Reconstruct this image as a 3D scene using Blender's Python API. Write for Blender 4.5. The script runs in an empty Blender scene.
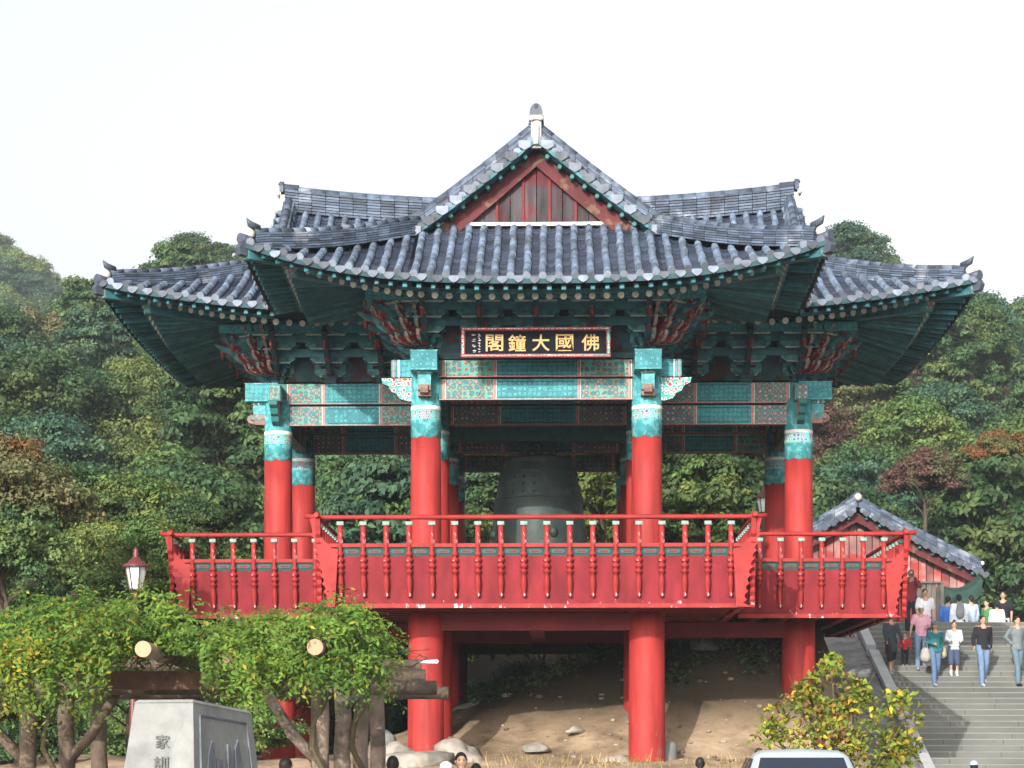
import bpy, math, random
import numpy as np
from mathutils import Vector, Matrix
PI = math.pi
R = math.radians
scene = bpy.context.scene
COL = scene.collection
random.seed(7)
rng = np.random.default_rng(11)
F = 2150.0      # focal length in pixels, horizon at row 745, camera at the origin, 1.6 m above the plaza
def at(px, py, Y):
    return Vector(((px - 512) * Y / F, Y, (745 - py) * Y / F))

# ------------------------------------------------------------------ materials
def mat(name, col, rough=0.7, var=0.15, scale=4.0, bump=0.0, bscale=None, island=0.0, spec=0.3, metal=0.0,
        trans=0.0, chips=None, emis=None, hue=0.0, detail=6, col2=None, c2scale=2.0, c2lo=.5, c2hi=.6, objrand=0.0, strain=None):
    m = bpy.data.materials.new(name); m.use_nodes = True
    nt = m.node_tree; N = nt.nodes; Lk = nt.links
    b = N['Principled BSDF']
    b.inputs['Roughness'].default_value = rough
    b.inputs['Metallic'].default_value = metal
    b.inputs['Specular IOR Level'].default_value = spec
    tc = N.new('ShaderNodeTexCoord')
    nz = N.new('ShaderNodeTexNoise'); nz.inputs['Scale'].default_value = scale; nz.inputs['Detail'].default_value = detail
    if strain:      # streaks drawn out along z
        mps = N.new('ShaderNodeMapping'); mps.inputs['Scale'].default_value = (1, 1, strain)
        Lk.new(tc.outputs['Object'], mps.inputs['Vector']); Lk.new(mps.outputs['Vector'], nz.inputs['Vector'])
    else: Lk.new(tc.outputs['Object'], nz.inputs['Vector'])
    cur = None
    base = N.new('ShaderNodeRGB'); base.outputs[0].default_value = (*col, 1); cur = base.outputs[0]
    if col2 is not None:
        n2 = N.new('ShaderNodeTexNoise'); n2.inputs['Scale'].default_value = c2scale; n2.inputs['Detail'].default_value = 5
        Lk.new(tc.outputs['Object'], n2.inputs['Vector'])
        mr = N.new('ShaderNodeMapRange'); mr.inputs['From Min'].default_value = c2lo; mr.inputs['From Max'].default_value = c2hi
        Lk.new(n2.outputs['Fac'], mr.inputs['Value'])
        mx = N.new('ShaderNodeMix'); mx.data_type = 'RGBA'
        Lk.new(mr.outputs['Result'], mx.inputs['Factor']); Lk.new(cur, mx.inputs[6]); mx.inputs[7].default_value = (*col2, 1)
        cur = mx.outputs[2]
    hs = N.new('ShaderNodeHueSaturation'); Lk.new(cur, hs.inputs['Color'])
    mr = N.new('ShaderNodeMapRange'); mr.inputs['From Min'].default_value = .25; mr.inputs['From Max'].default_value = .75
    mr.inputs['To Min'].default_value = 1 - var * 1.5; mr.inputs['To Max'].default_value = 1 + var * 1.5
    Lk.new(nz.outputs['Fac'], mr.inputs['Value'])
    val = mr.outputs['Result']
    if island:
        g = N.new('ShaderNodeNewGeometry')
        m2 = N.new('ShaderNodeMapRange'); m2.inputs['To Min'].default_value = 1 - island; m2.inputs['To Max'].default_value = 1 + island
        Lk.new(g.outputs['Random Per Island'], m2.inputs['Value'])
        mm = N.new('ShaderNodeMath'); mm.operation = 'MULTIPLY'; Lk.new(val, mm.inputs[0]); Lk.new(m2.outputs['Result'], mm.inputs[1]); val = mm.outputs[0]
        if hue:
            m3 = N.new('ShaderNodeMapRange'); m3.inputs['To Min'].default_value = .5 - hue; m3.inputs['To Max'].default_value = .5 + hue
            w = N.new('ShaderNodeTexWhiteNoise'); w.noise_dimensions = '1D'
            Lk.new(g.outputs['Random Per Island'], w.inputs['W']); Lk.new(w.outputs['Value'], m3.inputs['Value']); Lk.new(m3.outputs['Result'], hs.inputs['Hue'])
    if objrand:
        oi = N.new('ShaderNodeObjectInfo')
        m4 = N.new('ShaderNodeMapRange'); m4.inputs['To Min'].default_value = 1 - objrand; m4.inputs['To Max'].default_value = 1 + objrand
        Lk.new(oi.outputs['Random'], m4.inputs['Value'])
        mm = N.new('ShaderNodeMath'); mm.operation = 'MULTIPLY'; Lk.new(val, mm.inputs[0]); Lk.new(m4.outputs['Result'], mm.inputs[1]); val = mm.outputs[0]
    Lk.new(val, hs.inputs['Value'])
    cur = hs.outputs['Color']
    if chips:      # flaked paint: (colour, scale, threshold, zlow, zhigh) in object z
        ccol, csc, th, zl, zh = chips
        n3 = N.new('ShaderNodeTexNoise'); n3.inputs['Scale'].default_value = csc; n3.inputs['Detail'].default_value = 8; n3.inputs['Roughness'].default_value = .7
        mpv = N.new('ShaderNodeMapping'); mpv.inputs['Scale'].default_value = (1, 1, .45)
        Lk.new(tc.outputs['Object'], mpv.inputs['Vector']); Lk.new(mpv.outputs['Vector'], n3.inputs['Vector'])
        sx = N.new('ShaderNodeSeparateXYZ'); Lk.new(tc.outputs['Object'], sx.inputs[0])
        zr = N.new('ShaderNodeMapRange'); zr.inputs['From Min'].default_value = zl; zr.inputs['From Max'].default_value = zh
        zr.inputs['To Min'].default_value = .12; zr.inputs['To Max'].default_value = -.06
        Lk.new(sx.outputs['Z'], zr.inputs['Value'])
        ad = N.new('ShaderNodeMath'); ad.operation = 'ADD'; Lk.new(n3.outputs['Fac'], ad.inputs[0]); Lk.new(zr.outputs['Result'], ad.inputs[1])
        gt = N.new('ShaderNodeMapRange'); gt.inputs['From Min'].default_value = th; gt.inputs['From Max'].default_value = th + .02
        Lk.new(ad.outputs[0], gt.inputs['Value'])
        mx = N.new('ShaderNodeMix'); mx.data_type = 'RGBA'
        Lk.new(gt.outputs['Result'], mx.inputs['Factor']); Lk.new(cur, mx.inputs[6]); mx.inputs[7].default_value = (*ccol, 1)
        cur = mx.outputs[2]
    Lk.new(cur, b.inputs['Base Color'])
    if bump:
        bn = N.new('ShaderNodeTexNoise'); bn.inputs['Scale'].default_value = bscale or scale * 3; bn.inputs['Detail'].default_value = 5
        Lk.new(tc.outputs['Object'], bn.inputs['Vector'])
        bp = N.new('ShaderNodeBump'); bp.inputs['Strength'].default_value = bump; bp.inputs['Distance'].default_value = .03
        Lk.new(bn.outputs['Fac'], bp.inputs['Height']); Lk.new(bp.outputs['Normal'], b.inputs['Normal'])
    if trans:
        tr = N.new('ShaderNodeBsdfTranslucent'); Lk.new(cur, tr.inputs['Color'])
        ms = N.new('ShaderNodeMixShader'); ms.inputs[0].default_value = trans
        out = N['Material Output']
        Lk.new(b.outputs[0], ms.inputs[1]); Lk.new(tr.outputs[0], ms.inputs[2]); Lk.new(ms.outputs[0], out.inputs['Surface'])
    if emis:
        b.inputs['Emission Color'].default_value = (*emis[0], 1); b.inputs['Emission Strength'].default_value = emis[1]
    return m

def pattern_mat(name, period, stops, rough=.65, off=(0, 0, 0)):
    """painted floral lattice: rings round a regular grid of centres"""
    m = bpy.data.materials.new(name); m.use_nodes = True
    nt = m.node_tree; N = nt.nodes; Lk = nt.links; b = N['Principled BSDF']; b.inputs['Roughness'].default_value = rough
    b.inputs['Specular IOR Level'].default_value = .25
    tc = N.new('ShaderNodeTexCoord'); mp = N.new('ShaderNodeMapping'); mp.inputs['Location'].default_value = off
    Lk.new(tc.outputs['Object'], mp.inputs['Vector'])
    nd = N.new('ShaderNodeTexNoise'); nd.inputs['Scale'].default_value = 9; nd.inputs['Detail'].default_value = 2
    Lk.new(tc.outputs['Object'], nd.inputs['Vector'])
    va = N.new('ShaderNodeVectorMath'); va.operation = 'MULTIPLY_ADD'; va.inputs[1].default_value = (.08, .08, .08)
    Lk.new(nd.outputs['Color'], va.inputs[0]); Lk.new(mp.outputs['Vector'], va.inputs[2])
    vo = N.new('ShaderNodeTexVoronoi'); vo.inputs['Scale'].default_value = 1 / period; vo.inputs['Randomness'].default_value = .25
    Lk.new(va.outputs[0], vo.inputs['Vector'])
    cr = N.new('ShaderNodeValToRGB'); cr.color_ramp.interpolation = 'CONSTANT'
    els = cr.color_ramp.elements
    els[0].position = 0; els[0].color = (*stops[0][1], 1)
    els[1].position = stops[1][0]; els[1].color = (*stops[1][1], 1)
    for p, c in stops[2:]:
        e = els.new(p); e.color = (*c, 1)
    Lk.new(vo.outputs['Distance'], cr.inputs['Fac'])
    n2 = N.new('ShaderNodeTexNoise'); n2.inputs['Scale'].default_value = 3; Lk.new(tc.outputs['Object'], n2.inputs['Vector'])
    mr = N.new('ShaderNodeMapRange'); mr.inputs['From Min'].default_value = .3; mr.inputs['From Max'].default_value = .7
    mr.inputs['To Min'].default_value = .75; mr.inputs['To Max'].default_value = 1.15; Lk.new(n2.outputs['Fac'], mr.inputs['Value'])
    hs = N.new('ShaderNodeHueSaturation'); Lk.new(cr.outputs['Color'], hs.inputs['Color']); Lk.new(mr.outputs['Result'], hs.inputs['Value'])
    Lk.new(hs.outputs['Color'], b.inputs['Base Color'])
    return m

M = {}
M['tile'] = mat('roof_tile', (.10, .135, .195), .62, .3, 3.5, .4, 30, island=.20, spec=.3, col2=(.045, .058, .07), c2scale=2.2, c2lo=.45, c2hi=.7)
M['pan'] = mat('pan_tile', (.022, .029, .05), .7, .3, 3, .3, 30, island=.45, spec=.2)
M['drip'] = mat('drip_tile', (.115, .135, .17), .6, .25, 5, .3, 20, island=.6)
M['ridge'] = mat('ridge_tile', (.062, .082, .12), .65, .3, 3, .4, 30, island=.5, col2=(.17, .19, .23), c2scale=1.5, c2lo=.55, c2hi=.7)
M['plaster'] = mat('white_plaster', (.46, .45, .41), .9, .15, 6, .3, col2=(.35, .34, .32), c2scale=5, c2lo=.55, c2hi=.7)
M['darktile'] = mat('dark_tile', (.05, .06, .085), .5, .2, 6)
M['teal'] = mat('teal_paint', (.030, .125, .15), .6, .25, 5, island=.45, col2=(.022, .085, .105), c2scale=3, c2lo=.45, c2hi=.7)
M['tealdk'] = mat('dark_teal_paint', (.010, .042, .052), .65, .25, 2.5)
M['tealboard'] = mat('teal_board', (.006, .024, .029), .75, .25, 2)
M['tealhi'] = mat('bright_teal_paint', (.045, .23, .25), .6, .2, 7, col2=(.12, .36, .38), c2scale=9, c2lo=.5, c2hi=.58)
M['tealhi2'] = mat('rafter_tip_paint', (.035, .16, .18), .6, .2, 5)
M['brk'] = mat('bracket_teal', (.05, .20, .215), .6, .25, 9, col2=(.025, .09, .12), c2scale=8, c2lo=.45, c2hi=.6)
M['brkedge'] = mat('bracket_edge_paint', (.34, .42, .39), .7, .2, 9)
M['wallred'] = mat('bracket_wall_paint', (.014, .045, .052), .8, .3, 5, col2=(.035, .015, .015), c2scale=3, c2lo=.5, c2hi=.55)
M['green'] = mat('green_paint', (.025, .13, .125), .6, .15, 4)
M['rafterend'] = mat('rafter_end_paint', (.34, .35, .31), .7, .2, 9, island=.3)
M['red'] = mat('red_paint', (.30, .028, .025), .62, .20, 7, .12, 18, spec=.2, strain=.10, col2=(.21, .022, .021), c2scale=1.1, c2lo=.42, c2hi=.72, chips=((.20, .07, .055), 3.5, .66, -1.2, 2.5))
M['redrail'] = mat('red_rail_paint', (.24, .021, .020), .62, .2, 3, spec=.2, chips=((.50, .40, .42), 7.0, .70, 2.6, 3.2))
M['redpanel'] = mat('red_panel_paint', (.17, .016, .021), .68, .24, 4, .15, 20, strain=.3, spec=.18, chips=((.50, .40, .42), 7.5, .70, 2.6, 3.1), col2=(.17, .015, .022), c2scale=1.3)
M['reddk'] = mat('red_wood', (.13, .013, .014), .7, .2, 2)
M['orange'] = mat('orange_line', (.50, .16, .07), .6, .15, 8)
M['white'] = mat('white_line', (.6, .58, .55), .7, .1, 8)
M['pinkline'] = mat('pink_line', (.45, .19, .17), .7, .2, 8)
M['curl'] = mat('bracket_red', (.15, .02, .022), .6, .3, 14, col2=(.40, .30, .26), c2scale=16, c2lo=.60, c2hi=.66)
M['plank'] = mat('weathered_plank', (.05, .043, .048), .85, .4, 8, .3, 12, strain=.12, island=.35, col2=(.085, .016, .019), c2scale=1.7, c2lo=.48, c2hi=.6)
M['barge'] = mat('barge_board', (.085, .016, .018), .75, .25, 3, .2, col2=(.13, .075, .05), c2scale=4, c2lo=.56, c2hi=.62)
T = (.035, .19, .215)
M['flower'] = pattern_mat('flower_paint', .115, [(0, (.55, .25, .25)), (.10, (.65, .62, .5)), (.17, (.05, .07, .30)), (.25, (.55, .17, .08)), (.33, T), (.50, (.02, .13, .12)), (.56, (.40, .12, .08)), (.62, (.05, .33, .27))])
M['cells'] = pattern_mat('cell_paint', .10, [(0, (.06, .24, .26)), (.16, (.04, .25, .27)), (.36, (.09, .32, .33)), (.44, (.03, .15, .19)), (.55, T)])
M['bands'] = pattern_mat('band_paint', .085, [(0, (.55, .6, .58)), (.2, (.03, .06, .28)), (.36, (.5, .2, .12)), (.46, (.10, .45, .42))])
M['wing'] = pattern_mat('wing_paint', .10, [(0, (.45, .05, .04)), (.22, (.62, .6, .56)), (.34, (.45, .05, .04)), (.50, (.62, .6, .56)), (.58, (.05, .30, .27))])
M['bronze'] = mat('bell_bronze', (.022, .036, .034), .6, .25, 2.5, .2, 20, spec=.4, metal=.2, col2=(.035, .055, .05), c2scale=3)
M['bronzedk'] = mat('bell_bronze_relief', (.03, .05, .047), .6, .3, 8, .5, 14, metal=.4)
M['black'] = mat('black_lacquer', (.005, .006, .010), .7, .1, 4, spec=.08)
M['gold'] = mat('gold_paint', (.36, .22, .055), .45, .2, 8, spec=.5)
M['palewood'] = mat('pale_wood', (.20, .12, .10), .7, .2, 6)

# ------------------------------------------------------------------ mesh builder
class MB:
    def __init__(s): s.v = []; s.f = []; s.m = []; s.sm = []
    def quad(s, pts, m=0, smooth=False):
        b = len(s.v); s.v += [tuple(p) for p in pts]; s.f.append(tuple(range(b, b + len(pts)))); s.m.append(m); s.sm.append(smooth)
    def face(s, idx, m=0, smooth=False): s.f.append(tuple(idx)); s.m.append(m); s.sm.append(smooth)
    def hexa(s, p, m=0):      # 8 points: bottom 4 (ccw), top 4
        b = len(s.v); s.v += [tuple(q) for q in p]
        for f in ((3, 2, 1, 0), (4, 5, 6, 7), (0, 1, 5, 4), (1, 2, 6, 5), (2, 3, 7, 6), (3, 0, 4, 7)):
            s.face([b + i for i in f], m)
    def box(s, c, d, m=0, rz=0):
        x, y, z = c; a, b, h = d[0] / 2, d[1] / 2, d[2] / 2
        cs, sn = math.cos(rz), math.sin(rz)
        P = []
        for k in (-h, h):
            for i, j in ((-a, -b), (a, -b), (a, b), (-a, b)):
                P.append((x + i * cs - j * sn, y + i * sn + j * cs, z + k))
        s.hexa(P, m)
    def bar(s, p0, p1, w, h, m=0, up=(0, 0, 1), w1=None, h1=None):
        p0 = Vector(p0); p1 = Vector(p1); d = (p1 - p0).normalized(); up = Vector(up)
        sd = d.cross(up).normalized(); u2 = sd.cross(d)
        w1 = w if w1 is None else w1; h1 = h if h1 is None else h1
        A = [p0 - sd * w / 2 - u2 * h / 2, p0 + sd * w / 2 - u2 * h / 2, p1 + sd * w1 / 2 - u2 * h1 / 2, p1 - sd * w1 / 2 - u2 * h1 / 2]
        B = [p0 - sd * w / 2 + u2 * h / 2, p0 + sd * w / 2 + u2 * h / 2, p1 + sd * w1 / 2 + u2 * h1 / 2, p1 - sd * w1 / 2 + u2 * h1 / 2]
        s.hexa(A + B, m)
    def tube(s, pts, rad, n=8, m=0, cap=True, capm=None, smooth=True, sx=1, sy=1):
        pts = [Vector(p) for p in pts]
        if not hasattr(rad, '__len__'): rad = [rad] * len(pts)
        b = len(s.v); prev = None
        for i, p in enumerate(pts):
            d = (pts[min(i + 1, len(pts) - 1)] - pts[max(i - 1, 0)]).normalized()
            if prev is None:
                a = Vector((1, 0, 0)) if abs(d.x) < .9 else Vector((0, 1, 0))
                sd = (a - d * a.dot(d)).normalized()
            else:
                sd = (prev - d * prev.dot(d)).normalized()
            prev = sd; u2 = d.cross(sd)
            for k in range(n):
                t = 2 * PI * k / n
                s.v.append(tuple(p + sd * math.cos(t) * rad[i] * sx + u2 * math.sin(t) * rad[i] * sy))
        for i in range(len(pts) - 1):
            for k in range(n):
                k2 = (k + 1) % n
                s.face((b + i * n + k, b + i * n + k2, b + (i + 1) * n + k2, b + (i + 1) * n + k), m, smooth)
        if cap:
            cm = m if capm is None else capm
            s.face([b + k for k in range(n)][::-1], cm); s.face([b + (len(pts) - 1) * n + k for k in range(n)], cm)
    def lathe(s, prof, loc=(0, 0, 0), n=16, mfun=None, m=0, smooth=True, dx=None):
        b = len(s.v); x, y, z = loc
        for i, (r, h) in enumerate(prof):
            ox = dx(h) if dx else (0, 0)
            for k in range(n):
                t = 2 * PI * k / n; s.v.append((x + ox[0] + r * math.cos(t), y + ox[1] + r * math.sin(t), z + h))
        for i in range(len(prof) - 1):
            mm = mfun(i) if mfun else m
            for k in range(n):
                k2 = (k + 1) % n
                s.face((b + i * n + k, b + i * n + k2, b + (i + 1) * n + k2, b + (i + 1) * n + k), mm, smooth)
        s.face([b + k for k in range(n)][::-1], m); s.face([b + (len(prof) - 1) * n + k for k in range(n)], mfun(len(prof) - 2) if mfun else m)
    def prism(s, poly, o, ax, ay, th, m=0, ms=None):   # polygon in plane (ax, ay) at o, thickness th along ax x ay (centred)
        o = Vector(o); ax = Vector(ax); ay = Vector(ay); nn = ax.cross(ay).normalized() * th / 2
        b = len(s.v); n = len(poly)
        for sg in (1, -1):
            for (p, q) in poly: s.v.append(tuple(o + ax * p + ay * q + nn * sg))
        s.face([b + i for i in range(n)], m); s.face([b + n + i for i in range(n)][::-1], m)
        for i in range(n):
            j = (i + 1) % n; s.face((b + i, b + n + i, b + n + j, b + j), m if ms is None else ms)
    def sphere(s, c, r, m=0, n=10, k=7, smooth=True):
        if not hasattr(r, '__len__'): r = (r, r, r)
        b = len(s.v)
        for i in range(k + 1):
            ph = PI * i / k
            for j in range(n):
                t = 2 * PI * j / n
                s.v.append((c[0] + r[0] * math.sin(ph) * math.cos(t), c[1] + r[1] * math.sin(ph) * math.sin(t), c[2] - r[2] * math.cos(ph)))
        for i in range(k):
            for j in range(n):
                j2 = (j + 1) % n; s.face((b + i * n + j, b + i * n + j2, b + (i + 1) * n + j2, b + (i + 1) * n + j), m, smooth)
    def mesh(s, name, mats):
        me = bpy.data.meshes.new(name); me.from_pydata(s.v, [], s.f)
        for mm in mats: me.materials.append(mm)
        me.polygons.foreach_set('material_index', s.m); me.polygons.foreach_set('use_smooth', s.sm)
        me.update(); return me
    def build(s, name, mats, parent=None, loc=(0, 0, 0), rz=0):
        if not isinstance(mats, (list, tuple)): mats = [mats]
        o = bpy.data.objects.new(name, s.mesh(name, mats)); COL.objects.link(o)
        o.location = loc; o.rotation_euler = (0, 0, rz)
        if parent: o.parent = parent
        return o

def tag(o, label=None, cat=None, group=None, kind=None):
    if label: o['label'] = label
    if cat: o['category'] = cat
    if group: o['group'] = group
    if kind: o['kind'] = kind
    return o
def empty(name, loc=(0, 0, 0), rz=0, parent=None):
    o = bpy.data.objects.new(name, None); COL.objects.link(o); o.location = loc; o.rotation_euler = (0, 0, rz)
    o.empty_display_size = .2
    if parent: o.parent = parent
    return o
def copy_tree(o, parent=None, mats=None):
    c = o.copy(); COL.objects.link(c)
    if parent: c.parent = parent
    for ch in [x for x in KIDS.get(o.name, [])]: copy_tree(ch, c)
    return c
KIDS = {}
def index_kids():
    KIDS.clear()
    for x in bpy.data.objects:
        if x.parent: KIDS.setdefault(x.parent.name, []).append(x)
def sm(t): t = max(0., min(1., t)); return t * t * (3 - 2 * t)
# ------------------------------------------------------------------ the bell pavilion (cross plan, four equal arms)
YC = 48.4; XC = .60
PAV = empty('bell_pavilion', (XC, YC, 0), R(-1.2))
tag(PAV, 'two-storey red and teal wooden bell pavilion with grey tiled cross-shaped roof', 'pavilion')
A_, B_ = 2.2, 5.59
CW, CU, ZE = 8.82, 5.43, 8.68
HT = 3.1                       # hip length measured in from the eave
def hq(q): return .443 * q + .0279 * q * q
def se(w): return 5.30 + .13 * (w / CW) ** 3
def we(u): return 8.50 + .32 * (abs(u) / CU) ** 2.5
def LW(w): return .04 + .61 * (w / CW) ** 3
def LU(u): return .65 * (abs(u) / CU) ** 3
def zside(w, s):
    q = se(w) - s
    return ZE + LW(w) * max(0, 1 - q / HT) + hq(q) + .24 * (min(w, 5.7) / 5.7) ** 3 * max(0, 1 - s / 2.33)
def zend(u, w):
    q = we(u) - w
    return ZE + LU(u) * max(0, 1 - q / HT) + hq(q)
HW = CW - HT; HU = CU - HT     # where the hip meets the gable foot
def side_top(w): return 0.05 if w <= HW else w - (CW - CU)
def side_bot(w): return min(se(w), w)
def end_top(u): return 5.15 if abs(u) < HU else CW - (CU - abs(u))
SP = .30

def barrel(mb, P, sidev, endcap):
    """one row of round cover tiles along the point list P"""
    L = [0]
    for a, b in zip(P, P[1:]): L.append(L[-1] + (Vector(b) - Vector(a)).length)
    tot = L[-1]
    if tot < .12: return
    def pos(d):
        d = max(0, min(tot, d))
        for i in range(len(L) - 1):
            if d <= L[i + 1] or i == len(L) - 2:
                t = (d - L[i]) / max(1e-6, L[i + 1] - L[i]); return Vector(P[i]).lerp(Vector(P[i + 1]), t)
    nt = max(1, round(tot / .33)); sd = Vector(sidev)
    for i in range(nt):
        a = pos(tot * i / nt); b = pos(tot * (i + 1) / nt); d = (b - a).normalized(); up = sd.cross(d)
        if up.z < 0: up = -up
        jx = random.uniform(-.010, .010)
        base = len(mb.v)
        for (p, r) in ((a, .067), (b, .072)):
            for k in range(7):
                t = PI * k / 6
                mb.v.append(tuple(p + sd * (math.cos(t) * r + jx) + up * (math.sin(t) * r * 1.2 + .008)))
        for k in range(6): mb.face((base + k, base + k + 1, base + 8 + k, base + 7 + k), 0, True)
        mb.face([base + 7 + k for k in range(7)], 2 if (i == nt - 1 and endcap) else 0)
    if endcap:
        b = pos(tot); d = (b - pos(tot - .1)).normalized(); up = sd.cross(d)
        if up.z < 0: up = -up
        c = b + up * .03 + d * .012
        mb.prism([(math.cos(k * PI / 5) * .078, math.sin(k * PI / 5) * .078) for k in range(10)], c, sd, up, .024, 2)

def drip(mb, c, sd, out):
    sd = Vector(sd); dn = (Vector((0, 0, -1)) * .93 + Vector(out) * .36).normalized()
    poly = [(-.095, .02), (.095, .02), (.10, -.04), (.06, -.10), (0, -.135), (-.06, -.10), (-.10, -.04)]
    j = random.uniform(-.012, .012)
    mb.prism([(a, -b) for a, b in poly], Vector(c) + Vector((0, 0, j)), sd, dn, .02, 2)

def pans(mb, e0, e1, top, bot, zf, tofn):
    """stepped pan tiles between two row positions"""
    em = (e0 + e1) / 2
    n = int(max(1, (bot(em) - top(em)) / .125))
    if bot(em) - top(em) < .08: return
    cols = [(e0, 0), (em, -.045), (e1, 0)]
    for j in range(n):
        base = len(mb.v)
        for (t, dz) in ((j / n, 0), ((j + 1) / n, .03), ((j + 1) / n, -.004)):
            for (e, dd) in cols:
                tt = top(e); bb = bot(e); s_ = tt + max(0, bb - tt) * t
                mb.v.append(tofn(e, s_, zf(e, s_) + dz + dd))
        for r in range(2):
            for c in range(2):
                i = base + r * 3 + c; mb.face((i, i + 1, i + 4, i + 3), 1)

def roof_arm():
    mb = MB()
    # side slopes
    for sg in (-1, 1):
        tof = lambda w, s, z, sg=sg: (sg * s, -w, z)
        ws = [0.15 + SP * i for i in range(29)]
        for i, w in enumerate(ws):
            t0, b0 = side_top(w), side_bot(w)
            n = max(2, int((b0 - t0) / .3) + 1)
            P = [tof(w, t0 + (b0 - t0) * k / n, zside(w, t0 + (b0 - t0) * k / n)) for k in range(n + 1)]
            if b0 - t0 > .15: barrel(mb, P, (0, 1, 0), w > 5.4)
            w1 = ws[i] + SP if i < len(ws) - 1 else CW - .02
            pans(mb, w, w1, side_top, side_bot, zside, tof)
            if w + SP / 2 > 5.3 and w + SP / 2 < 8.75:
                wm = w + SP / 2; drip(mb, tof(wm, se(wm) + .02, zside(wm, se(wm)) - .0), (0, 1, 0), (sg, 0, 0))
        pans(mb, 0.0, .15, side_top, side_bot, zside, tof)
    # end slope
    tof = lambda u, w, z: (u, -w, z)
    us = [SP * i - 5.25 for i in range(36)]
    for u in us:
        t0, b0 = end_top(u), we(u)
        n = max(2, int((b0 - t0) / .3) + 1)
        if b0 - t0 > .12:
            barrel(mb, [tof(u, t0 + (b0 - t0) * k / n, zend(u, t0 + (b0 - t0) * k / n)) for k in range(n + 1)], (1, 0, 0), True)
        pans(mb, u, u + SP if u < 5.2 else CU, end_top, we, zend, tof)
        um = u + SP / 2
        if um < 5.3: drip(mb, tof(um, we(um) + .02, zend(um, we(um))), (1, 0, 0), (0, -1, 0))
    pans(mb, -CU, us[0], end_top, we, zend, tof)
    # thick underside so the roof is a solid shell
    return mb

def stack(mb, P, w, hgt, layers, m=0, capm=0, cap_r=None):
    """ridge built of stacked flat tiles with a round tile on top, following the point list P"""
    lh = hgt / layers
    for l in range(layers):
        ww = w * (1 - .10 * l / layers) + (.018 if l % 2 else 0)
        for i in range(len(P) - 1):
            a = Vector(P[i]); b = Vector(P[i + 1])
            o = Vector((0, 0, lh * (l + .5)))
            gap = (b - a).normalized() * .006
            j = random.uniform(-.006, .006)
            mb.bar(a + o + gap, b + o - gap, ww + j, lh * .74, m)
    o = Vector((0, 0, hgt + .02)); r = cap_r or w * .42
    for i in range(len(P) - 1):
        a = Vector(P[i]) + o; b = Vector(P[i + 1]) + o
        mb.tube([a, b], [r * .92, r], 8, capm)
def resample(P, step):
    P = [Vector(p) for p in P]; L = [0]
    for a, b in zip(P, P[1:]): L.append(L[-1] + (b - a).length)
    n = max(2, int(L[-1] / step)); out = []
    for k in range(n + 1):
        d = L[-1] * k / n
        for i in range(len(L) - 1):
            if d <= L[i + 1] + 1e-6:
                out.append(P[i].lerp(P[i + 1], (d - L[i]) / max(1e-6, L[i + 1] - L[i]))); break
    return out

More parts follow.
